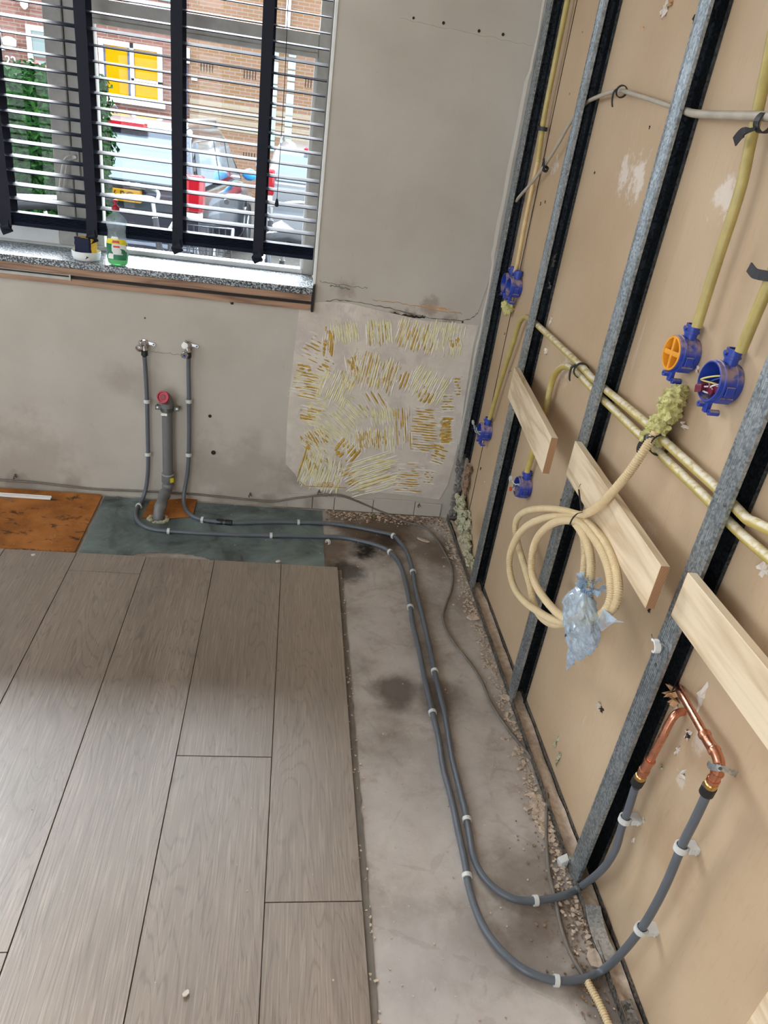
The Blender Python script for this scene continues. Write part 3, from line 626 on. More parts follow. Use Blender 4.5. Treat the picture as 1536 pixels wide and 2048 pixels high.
def label(zs, x0f, x1f, mat, off=.0006, name='label'):
    vs = []; fs = []; nx = 10
    for (z, sh) in zs:
        r_ = .033 if z < .075 else .033-(z-.075)*.14
        for k in range(nx+1):
            a = -PI/2+(x0f+(x1f-x0f)*k/nx)*1.15*sh; vs.append(c+V(((r_*1.14+off)*math.cos(a), (r_*.66+off)*math.sin(a), z)))
    for j in range(len(zs)-1):
        for k in range(nx): b_ = j*(nx+1)+k; fs.append((b_, b_+1, b_+nx+2, b_+nx+1))
    return MB().add(vs, fs).build(name, M[mat], bt, 40)
label([(.022, .85), (.04, 1), (.06, 1), (.075, .97)], -1, 1, 'label_green')
label([(.075, .97), (.085, .95), (.092, .75)], -1, 1, 'label_yellow', .0007)
label([(.040, .55), (.052, 1), (.065, 1), (.075, .9)], -.35, .95, 'label_white', .0009)
label([(.046, 1), (.055, 1), (.060, .7)], .42, .78, 'label_green', .0012, 'label_print')
label([(.079, 1), (.0875, .8)], -.3, .32, 'label_red', .0012, 'label_print')
label([(.064, 1), (.070, 1)], -.2, .3, 'label_red', .0013, 'label_print')
label([(.024, .9), (.036, .9), (.042, .7)], -.85, -.25, 'label_white', .0010, 'label_print')
label([(.092, .8), (.100, .6)], -.55, .3, 'label_white', .0008, 'label_print')
c = B(173, 512, .040); c.z = ZS
ds = thing('sponge_dish', c, 'shallow white ceramic dish on the sill left of the soap bottle', 'dish')
MB().lathe([(0, .001), (0, .040), (.003, .045), (.014, .0485), (.031, .0498), (.032, .0487), (.031, .047), (.012, .045), (.006, .04), (.006, .001)], c, (0, 0, 1), 36).build('bowl', M['ceramic'], ds, 50)
lb = MB(); 
def onrim(a, z, o=.0006): return c+V(((.0492+o)*math.sin(a), -(.0492+o)*math.cos(a), z))
lb.add([onrim(.1+.06*i, z, .0006) for z in (.008, .022) for i in range(7)], [(i, i+1, i+8, i+7) for i in range(6)]); lb.build('label', M['label_white'], ds, 40)
lg = MB(); lg.add([onrim(a, z, .0012) for a, z in [(.14, .009), (.2, .013), (.27, .021), (.33, .019), (.43, .016), (.36, .0155), (.3, .014), (.22, .011)]], [(0, 1, 2, 3, 4, 5, 6, 7)]); lg.build('logo', M['logo'], ds, 0)
sp = thing('kitchen_sponge', c+V((0, 0, .005)), 'yellow sponge with a navy scouring pad standing in the white dish', 'sponge')
Rz = Matrix.Rotation(math.radians(-28), 3, 'Z'); ax, ay = Rz @ V((1, 0, 0)), Rz @ V((0, 1, 0))
def spn(p0, d0, d1, mat, nm, seed):
    nx, nz = 10, 10; vs = []; 
    for s_ in (d0, d1):
        for j in range(nz+1):
            for i in range(nx+1):
                u_, w_ = i/nx-.5, j/nz; e = .002*noise.noise(V((u_*9+seed, w_*9, s_*40)))
                edge = .0025*noise.noise(V((u_*25, w_*25, seed)))
                vs.append(c+V((0, 0, .012))+ax*(u_*.066+edge)+ay*(s_+e)+V((0, 0, w_*.064+edge)))
    m_ = (nx+1)*(nz+1); fs = []
    for j in range(nz):
        for i in range(nx):
            a = j*(nx+1)+i; fs += [(a, a+1, a+nx+2, a+nx+1), (m_+a+nx+1, m_+a+nx+2, m_+a+1, m_+a)]
    for i in range(nx): fs += [(i+1, i, m_+i, m_+i+1), (nz*(nx+1)+i, nz*(nx+1)+i+1, m_+nz*(nx+1)+i+1, m_+nz*(nx+1)+i)]
    for j in range(nz): a = j*(nx+1); b_ = a+nx; fs += [(a, a+nx+1, m_+a+nx+1, m_+a), (b_+nx+1, b_, m_+b_, m_+b_+nx+1)]
    MB().add(vs, fs).build(nm, M[mat], sp, 40, .002)
spn(c, -.020, -.010, 'scour', 'scouring_pad', 3); spn(c, -.0095, .020, 'sponge', 'foam_body', 5)
# trunking under the sill at the far left
a, b = B(0, 531, -.012), B(143, 561, -.012)
tr = thing('cable_trunking', (a.x-.3, -.02, b.z), 'short beige cable trunking under the left end of the window sill', 'trunking')
MB().box((a.x-.5, -.016, b.z), (b.x, -.0012, b.z+.020)).build('channel', M['paint'], tr, 0, .0015)
MB().box((a.x-.5, -.0185, b.z+.012), (b.x-.004, -.0162, b.z+.017)).build('slot', M['dark'], tr, 0)
MB().box((b.x-.006, -.0192, b.z-.001), (b.x, -.0008, b.z+.021)).build('end_cap', M['paint'], tr, 0, .001)

# ================================================================== studs and track on the right wall
STUDS = [-.004, -.521, -1.121, -1.722, -2.322]
def stud(yf, z0, z1, label, w=.050, d=XB):
    # C profile, open towards the near side; web at yf, ribbed room-side flange on x = 0
    t = thing('metal_stud', (d/2, yf-w/2, z0), label, 'stud', 'metal wall studs')
    th = .0009; e = .0015
    def ext(name, pts, mat='galv'):
        n = len(pts); vs = [(x, y, z0) for x, y in pts]+[(x, y, z1) for x, y in pts]
        fs = [(i, i+1, n+i+1, n+i) for i in range(n-1)]
        o = MB().add(vs, fs).build(name, M[mat], t, 0)
        md = o.modifiers.new('sheet', 'SOLIDIFY'); md.thickness = th; md.offset = 0; return o
    ribs = [(0, yf)]
    for k in range(12): ribs.append((0 if k % 2 == 0 else -.0007, yf-.010-.030*k/11))
    ribs += [(0, yf-w), (.007, yf-w)]
    ext('face_flange', ribs)
    dd = d-e
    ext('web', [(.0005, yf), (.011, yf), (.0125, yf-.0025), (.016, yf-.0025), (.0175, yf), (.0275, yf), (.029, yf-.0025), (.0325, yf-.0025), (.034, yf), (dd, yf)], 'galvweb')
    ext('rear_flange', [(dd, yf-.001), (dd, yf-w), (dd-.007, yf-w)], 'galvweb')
    return t
stud(STUDS[0], .30, 2.58, 'metal stud tight in the corner against the plaster wall')
stud(STUDS[1], .003, 2.58, 'metal stud next from the corner, left of the short plywood board')
stud(STUDS[2], .003, 2.58, 'middle metal stud carrying the far end of the long plywood board')
stud(STUDS[3], .003, 2.58, 'nearest metal stud, its foot beside the coiled-up grey pipe bends')
stud(STUDS[4], .003, 2.58, 'metal stud at the right edge behind the corner board')
for i, (px, py) in enumerate([(1165, 1285), (1405, 1085), (1450, 1010), (1122, 1000), (1150, 930), (1312, 1330)]):
    p = W(px, py, -.001); s_ = tag(MB().lathe([(0, .0035), (-.0012, .0038), (-.002, .002), (-.002, 0)], p, (1, 0, 0), 8).build('drywall_screw', M['darksteel'], None, 40), ['screw', 'screw', 'screw', 'screw', 'screw', 'screw'][i], 'screw', 'screws in the stud faces')
    s_['label'] = ['screw head low on the nearest stud, level with the bag', 'screw head on the nearest stud beside the long board end', 'screw head on the nearest stud just below the level conduits', 'screw head on the middle stud under the long board', 'screw head on the middle stud above the long board', 'screw head on the nearest stud below the white hook clip'][i]
tk = thing('floor_track', (d_ := .02, -1.2, .0), 'dusty steel floor track running along the foot of the plasterboard', 'track')
o = MB().add([(x, y, z) for y in (-.012, -3.4) for (x, z) in [(0, .024), (0, .001), (XB-.002, .001), (XB-.002, .024)]], [(i, i+1, 5+i, 4+i) for i in range(3)]).build('channel', M['galvdark'], tk, 0)
md = o.modifiers.new('sheet', 'SOLIDIFY'); md.thickness = .001; md.offset = 0
# rubble filling the track
fl = MB(); n1 = 150
for k in range(n1+1):
    y = -.06-k*.021
    for j in range(5):
        x = .003+(XB-.008)*j/4; z = .006+.010*max(0, .5+noise.noise(V((x*60, y*14, 3))))+(.018*math.exp(-((y+.20)/.16)**2))
        fl.v.append((x, y, z))
for k in range(n1):
    for j in range(4): a = k*5+j; fl.f.append((a, a+5, a+6, a+1))
tag(fl.build('track_rubble', M['chips'], None, 60), 'beige plaster dust and crumbs lying in the floor track', 'rubble', None, 'stuff')
# old foam in the corner bay
ff = MB()
for k in range(110):
    y = -.07-.0033*k+R.uniform(-.01, .01); hgt = .21*math.exp(-((y+.14)/.17)**2)
    ff.blob((R.uniform(.012, .040), y, .01+hgt*R.uniform(.1, .8)), (.010, .012, .013), 2, .9, 90, k)
tag(ff.build('old_foam', M['oldfoam'], None, 0), 'crumbly pale green foam filling the corner bay by the floor', 'foam')
rb = MB()
for k in range(34): rb.blob((.028, -.075-R.uniform(0, .05), .19+R.uniform(0, .12)), (.008, .009, .010), 2, .9, 80, k+40)
tag(rb.build('plaster_rubble', M['debris'], None, 0), 'reddish brown broken plaster above the corner foam', 'rubble')
# bent zinc strip lying in the track
zs_ = [G(1172, 1812, .03), G(1178, 1850, .028), G(1190, 1885, .022), G(1208, 1920, .02)]
tag(MB().ribbon(cr([p+V((.016, 0, R.uniform(0, .004))) for p in zs_], 5), (1, 0, .12), .034, .0015).build('zinc_strip', M['brightzinc'], None, 30), 'bright bent zinc strip lying in the track at the pipe bends', 'metal strip')
tag(MB().ribbon(cr([V((.016, -2.03, .02)), V((.018, -2.08, .016)), V((.014, -2.16, .016)), V((.014, -2.4, .014))], 5), (1, 0, .3), .022, .0015).build('zinc_strip', M['galvdark'], None, 30), 'dull steel strip in the track at the bottom edge', 'metal strip')

# ================================================================== plywood boards
def plyboard(pf, pn, h, t, label):
    # pf, pn: top front corners, far and near
    d = (pn-pf); L = d.length; d.normalize(); nb = d.cross(V((0, 0, 1))).normalized()
    if nb.x < 0: nb = -nb
    mid = (pf+pn)/2+nb*t/2-V((0, 0, h/2))
    th_ = thing('plywood_board', mid-V((0, 0, h/2)), label, 'board', 'plywood boards across the studs')
    MB().obox(mid, d*(L/2-.0006), nb*t/2, V((0, 0, h/2))).build('face', M['pine'], th_, 0, .0008, 1)
    for s_ in (1, -1): MB().obox(mid+d*s_*(L/2-.0003), d*.0005, nb*(t/2-.0004), V((0, 0, h/2-.0006))).build('end_grain', M['plyedge'], th_, 0)
    return th_, mid, d, nb
b1 = plyboard(V((-.019, -.545, .872)), G(1103, 875, .868), .102, .018, 'short plywood board projecting from the second stud')
b2 = plyboard(V((-.019, -1.150, .874)), G(1322, 1132, .874), .096, .018, 'long plywood board behind the flexible conduit coil')
b3 = plyboard(V((-.019, -1.760, .884)), V((-.021, -2.55, .884)), .096, .018, 'plywood board cut by the right edge of the picture')
e_ = W(1512, 2027, -.019)
b4 = plyboard(V((-.019, -2.27, .512)), V((-.019, -2.75, .512)), .10, .018, 'corner of a plywood board at the bottom right')
for th_, px, py, x in ((b2[0], 1166, 968, -.021), (b2[0], 1185, 972, -.021), (b2[0], 1222, 985, -.023), (b1[0], 1022, 742, -.019)):
    p = W(px, py, x); MB().tube([p+V((.002, 0, 0)), p+V((-.006, .001, -.001)), p+V((-.007, .002, -.010))], .0008, 6).build('staple', M['darksteel'], th_, 0)

# ================================================================== conduits, cable and straps
def pipe(name, pts, r, mat, label, cat, n=8, seg=14, rf=None):
    return tag(MB().tube(cr(pts, n), rf or r, seg).build(name, M[mat], None, 50), label, cat)
CA = [W(1142, -40, .020), W(1135, 0, .020), W(1112, 115, .020), W(1090, 225, .022), W(1079, 300, .022), W(1075, 325, .022)]
ca = thing('conduit_pipe', CA[-1], 'upright yellow conduit in the corner bay, beige below', 'conduit')
MB().tube(cr(CA, 6), .0085, 14).build('yellow_length', M['conduit'], ca, 50)
MB().tube(cr([CA[-1]+V((0, 0, .004)), CA[-1], W(1060, 395, .022), W(1046, 465, .022), W(1036, 520, .022), W(1030, 545, .022)], 6), .0074, 14).build('beige_length', M['beige'], ca, 50)
pipe('conduit_pipe', [W(1064, 641, .020), W(1050, 634, .020), W(1038, 648, .020), W(1025, 690, .021), W(1005, 750, .022), W(990, 800, .022), W(979, 838, .022)], .0085, 'conduit', 'yellow conduit bending down behind the second stud to the lowest corner box', 'conduit')
pipe('conduit_pipe', [W(1062, 638, .022), W(1157, 727, .020), W(1190, 761, .018), W(1297, 850, .018), W(1335, 888, .018), W(1434, 977, .020), W(1463, 1006, .020), W(1494, 1038, .018), W(1513, 1047, .016), W(1580, 1080, .016)], .0092, 'conduit_d', 'upper of the two level yellow conduits crossing the wall', 'conduit', 10)
pipe('conduit_pipe', [W(1054, 944, .022), W(1058, 930, .022), W(1074, 880, .022), W(1090, 824, .022), W(1103, 766, .022), W(1116, 741, .022), W(1132, 732, .022), W(1150, 742, .022), W(1166, 757, .022), W(1196, 789, .022), W(1281, 871, .022), W(1318, 905, .022), W(1417, 1001, .022), W(1455, 1041, .022), W(1489, 1074, .022), W(1536, 1114, .022), W(1580, 1150, .022)], .0092, 'conduit_d', 'lower level yellow conduit with a bend down to a blue box', 'conduit', 10)
pipe('conduit_pipe', [W(1548, 60, .014), W(1534, 132, .014), W(1517, 215, .012), W(1500, 290, .012), W(1480, 381, .012), W(1436, 518, .012), W(1413, 590, .012), W(1393, 655, .012)], .0098, 'conduit', 'yellow conduit coming down to the orange-covered blue box', 'conduit')
pipe('conduit_pipe', [W(1570, 470, .012), W(1536, 570, .012), W(1508, 638, .012), W(1481, 704, .012)], .0098, 'conduit', 'yellow conduit at the right edge above the open blue box', 'conduit')
CB = [W(1033, 402, .022), W(1040, 392, .012), W(1061, 368, .014), W(1088, 333, .016), W(1115, 290, .016), W(1140, 246, .02), W(1169, 209, .022), W(1190, 196, .018), W(1223, 184, .014), W(1244, 182, .014), W(1273, 190, .014), W(1314, 203, .016), W(1345, 214, .022), W(1368, 221, .02), W(1389, 227, .014), W(1438, 230, .006), W(1521, 232, -.006), W(1590, 236, -.01)]
pp2 = cr(CB, 8)
tag(MB().tube(pp2, lambda t, i: .0052+.0024*min(1, max(0, (t-.70)*12)), 12).build('electric_cable', M['cable'], None, 50), 'pale grey electric cable threaded through the studs at the top', 'cable')
def strap(name, c, axis, r, label, tail, w=.012, mat='black', turn=0):
    # ring of hook-and-loop strap round a pipe with a free tail; tail = list of offsets from c
    t = thing(name, c, label, 'strap', 'black hook-and-loop straps'); axis = V(axis).normalized(); u, v_ = frame(axis)
    ring = [c+r*(math.cos(a)*u+math.sin(a)*v_) for a in [turn+2*PI*k/20 for k in range(21)]]
    MB().ribbon(ring, axis, w, .0022).build('loop', M[mat], t, 40)
    if tail:
        pts = cr([c+V(q) for q in tail], 5); MB().ribbon(pts, axis, w, .0022).build('tail', M[mat], t, 40)
    return t
dz = V((0, 0, 1))
strap('cable_strap', W(1086, 258, .021), dz, .0125, 'black strap ring round the corner conduit', [(-.010, -.002, 0), (-.014, .010, .002), (-.004, .03, .003), (.015, .036, .004)])
strap('cable_strap', W(1091, 338, .014), (0, -.7, .8), .0085, 'small black strap on the cable beside the corner conduit', [(-.004, -.006, 0), (-.008, -.003, .006), (-.012, .002, .028)], .01)
strap('cable_strap', W(1243, 183, .010), (0, -1, -.2), .013, 'black strap looped round the grey cable near the top', [(-.012, 0, .004), (-.018, .002, -.004), (-.016, .006, -.02), (-.010, .010, -.034)], .008)
strap('cable_strap', W(1530, 245, -.004), (0, -1, 0), .015, 'thick black strap where cable and conduit cross at the right edge', [(-.012, 0, -.010), (-.020, .010, -.016), (-.020, .026, -.020), (-.016, .046, -.032)], .016)
strap('cable_strap', W(1536, 552, .010), (0, .1, 1), .0135, 'black strap end on the right-edge conduit', [(-.013, .004, 0), (-.016, .014, 0), (-.016, .034, .006)], .016)
cc = (W(1160, 730, .018)+W(1165, 752, .018))/2
strap('cable_strap', cc, (0, -1, 0), .020, 'black strap round the two level conduits near the second stud', [(-.018, .004, .012), (-.024, .010, .002), (-.022, .016, -.018), (-.016, .022, -.036)], .009)
cc = (W(1328, 880, .012)+W(1312, 897, .012))/2
strap('cable_strap', cc, (0, -1, 0), .023, 'black strap with a long curled tail under the foam lump', [(-.018, .0, .018), (-.028, .010, .010), (-.030, .022, -.010), (-.026, .030, -.030), (-.018, .028, -.046)], .011)

# ================================================================== blue hollow-wall boxes
def bluebox(c, label, up=V((0, 0, 1)), r=.034, lid=False, lugs=True, depth=None, spout=True, sc=1.0):
    # c: centre of the round opening; the cup runs back to the plasterboard
    t = thing('junction_box', V((XB, c.y, c.z-r)), label, 'junction box', 'blue junction boxes')
    D = depth or (XB-c.x-.001); up = up.normalized(); sd_ = V((0, up.z, -up.y))
    MB().lathe([(0, r), (.0012, r+.0012), (D*.18, r+.0012), (D*.2, r+.003), (D*.27, r+.003), (D*.29, r-.0006), (D*.72, r-.0006), (D*.74, r+.0008), (D, r-.001), (D, r-.004), (D-.003, r-.004), (D-.003, .0005), (D-.0045, .0005), (D-.0045, r-.004), (.02, r-.0032), (0, r-.0022)], c, (1, 0, 0), 40, closed=True).build('cup', M['blue'], t, 30)
    if spout:
        s0 = c+V((D*.62, 0, 0))+up*(r-.006); s1 = s0+up*.016; s2 = s0+up*.034
        MB().lathe([(0, .0125), (.014, .0125), (.0145, .0138), (.032, .0138), (.032, .0105), (.012, .0105), (.010, 0)], s0, up, 18).build('spout', M['blue'], t, 30)
        m_ = MB(); m_.ribbon([s0+up*.018+.0145*(math.cos(a)*sd_+math.sin(a)*V((1, 0, 0))) for a in [PI*.6+PI*1.1*k/12 for k in range(13)]], up, .003, .002)
        m_.cyl(s0+up*.024+V((-.0175, 0, 0)), s0+up*.024+V((-.008, 0, 0)), .0045, 12); m_.build('spout_clamp', M['blue'], t, 30)
    m_ = MB()
    for k in (-1, 1):
        p = c+V((D*.5, 0, 0))+sd_*k*(r+.0005)-up*.006; MB().obox(p, V((D*.18, 0, 0)), sd_*.003, up*.009).build('side_rib', M['blue'], t, 0, .001, 1)
    p = c+V((D*.55, 0, 0))-sd_*(r*.72)-up*(r*.72); m_.obox(p, V((D*.3, 0, 0)), (sd_+up).normalized()*.003, (sd_-up).normalized()*.008)
    m_.build('corner_rib', M['blue'], t, 0, .001, 1)
    if lugs:
        m_ = MB(); a0 = c+V((D*.32, 0, 0))-up*(r-.002); a1 = a0-up*.022
        m_.obox((a0+a1)/2, V((D*.12, 0, 0)), sd_*.006, up*.013)
        m_.build('bracket', M['blue'], t, 0, .002)
        for (o1, o2, x) in ((.008, .011, -D*.12), (-.014, .020, D*.16)):
            p = a0+sd_*o1*.9-up*o2+V((x, 0, 0)); MB().lathe([(-.009, .0026), (-.009, .0058), (.010, .0058), (.010, .0026)], p, (1, 0, 0), 14, closed=True).build('screw_lug', M['blue'], t, 30)
    if lid:
        MB().lathe([(-.0006, r), (-.0018, r-.001), (-.0018, r-.0042), (.0, r-.005), (.026, r-.006), (.026, .0005)], c, (1, 0, 0), 40, caps=False).build('cover', M['orange'], t, 30)
        m_ = MB(); q1 = (up*math.cos(.1)+sd_*math.sin(.1)); q2 = (sd_*math.cos(.1)-up*math.sin(.1))
        m_.obox(c+V((.011, 0, 0)), V((.0125, 0, 0)), q1*(r-.003), q2*.0035); m_.obox(c+V((.011, 0, 0)), V((.0115, 0, 0)), q2*(r-.003), q1*.005)
        m_.build('cover_cross', M['orange'], t, 0, .001, 1)
    return t
def wire(t, pts, r, mat, name='wire'): return MB().tube(cr(pts, 6), r, 8).build(name, M[mat], t, 50)
d_c = W(1343, 706, .000); bluebox(d_c, 'blue box with an orange cross cover above the foam lump', lid=True)
e_c = W(1417, 762, -.002); e_b = bluebox(e_c, 'open blue box with dark red wire terminals inside', r=.036)
o = e_c
wire(e_b, [o+V((.030, -.022, .016)), o+V((.012, -.004, .012)), o+V((.000, .020, -.002)), o+V((.002, .022, -.006)), o+V((.012, .004, -.004)), o+V((.022, -.010, -.004))], .0016, 'yellowwire')
wire(e_b, [o+V((.03, -.01, 0)), o+V((.006, .006, -.012)), o+V((-.004, .016, -.016)), o+V((.004, .004, -.022)), o+V((.02, -.016, -.018))], .0016, 'thinwire')
wire(e_b, [o+V((.03, -.016, .002)), o+V((.01, -.008, -.004)), o+V((.008, -.002, -.012)), o+V((.02, -.010, -.016))], .0016, 'thinwire')
wire(e_b, [o+V((.034, .004, .01)), o+V((.016, .016, -.004)), o+V((.012, .012, -.016)), o+V((.024, .0, -.022))], .0016, 'bluewire')
for (q, a) in ((V((.000, .018, -.018)), .6), (V((.012, -.002, -.014)), -.3), (V((.016, -.012, -.008)), .2), (V((.016, .008, -.012)), .1)):
    MB().obox(o+q, V((.006, .003*a, .002)), V((0, .0095, -.006*a)), V((0, .004*a, .0065))).build('wire_terminal', M['wago'], e_b, 0, .001, 1)
# two-gang box high in the corner bay
c1_, c2_ = W(1003, 572, .000), W(1023, 583, .000)
dbx = bluebox(V((.002, -.150, 1.062)), 'far blue box of the pair below the corner conduit', r=.032)
dbx2 = bluebox(V((.002, -.222, 1.062)), 'near blue box of the pair below the corner conduit', r=.032)
lb_c = W(958, 862, .000); lb = bluebox(lb_c, 'blue box with loose wires low in the corner bay', r=.032)
for k, (mt, q) in enumerate((('thinwire', (-.02, .024, .020)), ('greenwire', (-.014, .016, .016)), ('bluewire', (-.020, .020, .002)), ('thinwire', (-.010, .010, .010)))):
    wire(lb, [lb_c+V((.03, 0, -.006*k)), lb_c+V((.006, .006, -.004-.004*k)), lb_c+V((-.008, q[1]*.7, -.012+.004*k)), lb_c+V(q)], .0014, mt)
MB().obox(lb_c+V((-.022, .030, .022)), V((.004, 0, .001)), V((0, .009, .003)), V((0, -.001, .004))).build('wire_terminal', M['clearplastic'], lb, 0, .001, 1)
cb_c = W(1033, 973, .002); cbx = bluebox(cb_c, 'blue box with an orange terminal under the short plywood board', r=.032, lugs=False)
for k, (mt, q) in enumerate((('thinwire', (-.012, .020, .010)), ('greenwire', (-.010, .014, -.014)), ('thinwire', (-.006, -.006, -.012)))):
    wire(cbx, [cb_c+V((.03, 0, .01-.008*k)), cb_c+V((.004, -.006+.01*k, .012-.006*k)), cb_c+V((-.004, .008, .004-.008*k)), cb_c+V(q)], .0014, mt)
MB().obox(cb_c+V((-.016, .026, .014)), V((.004, 0, .001)), V((0, .007, .004)), V((0, -.003, .006))).build('wire_terminal', M['clearplastic'], cbx, 0, .001, 1)
MB().obox(cb_c+V((-.012, .016, -.018)), V((.004, 0, .001)), V((0, .006, .002)), V((0, -.001, .004))).build('wire_terminal', M['redterm'], cbx, 0, .001, 1)
# foam lumps
fm = MB()
for k in range(38):
    t = k/37; p = W(1352-52*t+R.uniform(-6, 20)*(1-.4*t), 786+92*t, .012+R.uniform(-.012, .018)); fm.blob(p, (.014+.005*R.random(), .013, .014), 3, .85, 90, k+3)
tag(fm.build('foam_lump', M['foam'], None, 60), 'big yellow-green expanding foam lump hanging under the orange-covered box', 'foam')
fm = MB()
for k in range(7): fm.blob(V((.018+R.uniform(-.012, .012), -.19+R.uniform(-.028, .02), 1.000-R.uniform(0, .025))), (.014, .013, .016), 3, .55, 60, k+70)
tag(fm.build('foam_lump', M['foam'], None, 60), 'small foam lump under the paired corner boxes', 'foam')

# ================================================================== flexible conduit coil and bag
def K(a, b, x): return W(1000+.2344*a, 980+.2344*b, x)
path = [W(1322, 850, .004), W(1304, 876, -.006), W(1282, 910, -.024), W(1258, 945, -.036), K(1010, -40, -.042), K(940, 40, -.045), K(860, 120, -.048), K(770, 185, -.050), K(690, 215, -.050),
        K(640, 205, -.046), K(540, 178, -.046), K(400, 160, -.044), K(250, 172, -.040), K(160, 225, -.038), K(130, 320, -.036), K(150, 450, -.030), K(200, 620, -.030), K(250, 790, -.032), K(280, 930, -.034), K(315, 1030, -.038), K(380, 1110, -.045), K(460, 1145, -.055), K(560, 1135, -.062), K(700, 1130, -.066), K(850, 1085, -.066), K(960, 1010, -.064), K(1005, 900, -.060), K(1005, 780, -.056), K(975, 640, -.050), K(905, 470, -.046), K(810, 345, -.046), K(720, 265, -.046),
        K(640, 232, -.052), K(540, 232, -.056), K(440, 232, -.060), K(330, 255, -.062), K(220, 315, -.062), K(135, 420, -.062), K(85, 560, -.060), K(85, 700, -.058), K(130, 850, -.058), K(220, 960, -.060), K(340, 1045, -.064), K(450, 1105, -.070), K(600, 1130, -.074), K(760, 1110, -.074), K(880, 1050, -.074), K(940, 950, -.070), K(948, 800, -.066), K(922, 650, -.060), K(855, 490, -.056), K(770, 370, -.056), K(690, 290, -.058),
        K(620, 262, -.064), K(510, 265, -.070), K(410, 310, -.072), K(325, 400, -.074), K(280, 520, -.074), K(268, 680, -.074), K(312, 820, -.076), K(390, 940, -.078), K(480, 1040, -.082), K(580, 1105, -.086), K(680, 1090, -.088), K(745, 980, -.086), K(765, 840, -.082), K(775, 700, -.076), K(770, 560, -.070), K(735, 430, -.066), K(680, 330, -.062), K(620, 250, -.040), K(640, 240, -.036), K(700, 350, -.030), K(725, 500, -.030), K(722, 650, -.036), K(708, 780, -.046), K(712, 900, -.06), K(730, 1020, -.07)]
fp = resample(cr(path, 16), .0012)
coil = thing('flexible_conduit', fp[-1], 'coiled cream corrugated conduit hanging in front of the plywood board', 'conduit')
_ph = [0, 1, 1, 0]
MB().tube(fp, lambda t, i: .0081+(.0019 if i % 4 < 2 else 0), 12).build('corrugated_tube', M['flex'], coil, 25)
tie = tag(MB().ribbon(cr([K(700, 190, -.064), K(655, 205, -.070), K(615, 250, -.078), K(598, 295, -.074), K(620, 290, -.05), K(680, 215, -.034), K(700, 190, -.05), K(690, 150, -.07), K(680, 60, -.076), K(672, -5, -.078)], 5), (1, .2, 0), .0035, .0014).build('cable_tie', M['black'], None, 30), 'black cable tie holding the cream conduit coil together', 'cable tie')
# clear plastic bag knotted over the conduit end
def bagmesh():
    mb = MB(); knot = K(735, 855, -.094); tip = K(570, 1540, -.080); n, sg = 34, 44
    prof = [(0, .010), (.04, .030), (.10, .052), (.2, .070), (.30, .078), (.42, .070), (.55, .054), (.68, .036), (.80, .021), (.90, .010), (1, .003)]
    ax = (tip-knot); L = ax.length; d = ax.normalized(); side = V((0, d.z, -d.y)).normalized(); out = V((1, 0, 0))
    if side.y > 0: side = -side
    def rad(t):
        for (a, ra), (b, rb_) in zip(prof, prof[1:]):
            if t <= b: return ra+(rb_-ra)*(t-a)/(b-a)
        return prof[-1][1]
    for i in range(n+1):
        t = i/n; bend = .014*math.sin(PI*t)
        for k in range(sg):
            a = 2*PI*k/sg; r_ = rad(t); p = knot+d*L*t+side*(bend+r_*math.cos(a)*1.0)+out*r_*.42*math.sin(a)
            q = V((p.x*40, p.y*26, p.z*26)); e = abs(noise.noise(q))*.024+abs(noise.noise(q*2.3))*.014; fl_ = math.sin(5*a+t*3)*.004*(1-t)
            e *= min(1, r_/.02); p += (side*math.cos(a)+out*math.sin(a)*.7)*(fl_-e+.006*min(1, r_/.03)); mb.v.append(tuple(p))
    for i in range(n):
        for k in range(sg): mb.f.append((i*sg+k, i*sg+(k+1) % sg, (i+1)*sg+(k+1) % sg, (i+1)*sg+k))
    return mb, knot, d, side
mb, knot, d, side = bagmesh()
bg_ = thing('plastic_bag', knot, 'crumpled clear bluish plastic bag knotted over the conduit end', 'bag')
mb.build('sack', M['bag'], bg_, 0)
ru = MB(); rr = random.Random(4)
for k in range(15):
    a = 2*PI*k/15; base = knot+V((.010*math.sin(a), .010*math.cos(a), .002)); dirv = V((.5*math.sin(a), .9*math.cos(a)-.25, .45+.5*rr.random())).normalized()
    Lk = .018+.024*rr.random(); pts = [base+dirv*Lk*j/4+V((rr.uniform(-.003, .003), rr.uniform(-.003, .003), 0)) for j in range(5)]
    ru.ribbon(pts, [V((math.cos(a+j*.5), -math.sin(a+j*.5), .2)) for j in range(5)], .013, .0005)
ru.build('ruffle', M['bag'], bg_, 25)
wg_ = MB(); w0 = K(880, 1010, -.082); wg_.add([w0, w0+V((0, -.03, -.012)), K(1070, 1130, -.075), K(1000, 1110, -.07), K(930, 1160, -.08), K(870, 1210, -.085), K(820, 1120, -.1)], [(0, 1, 3), (1, 2, 3), (0, 3, 4), (0, 4, 6), (4, 5, 6)]); wg_.build('loose_corner', M['bag'], bg_, 0)
MB().tube(cr([K(650, 1140, -.09), K(610, 1180, -.1), K(570, 1230, -.1), K(560, 1250, -.095)], 5), .003, 8).build('wire_end', M['darksteel'], bg_, 40)

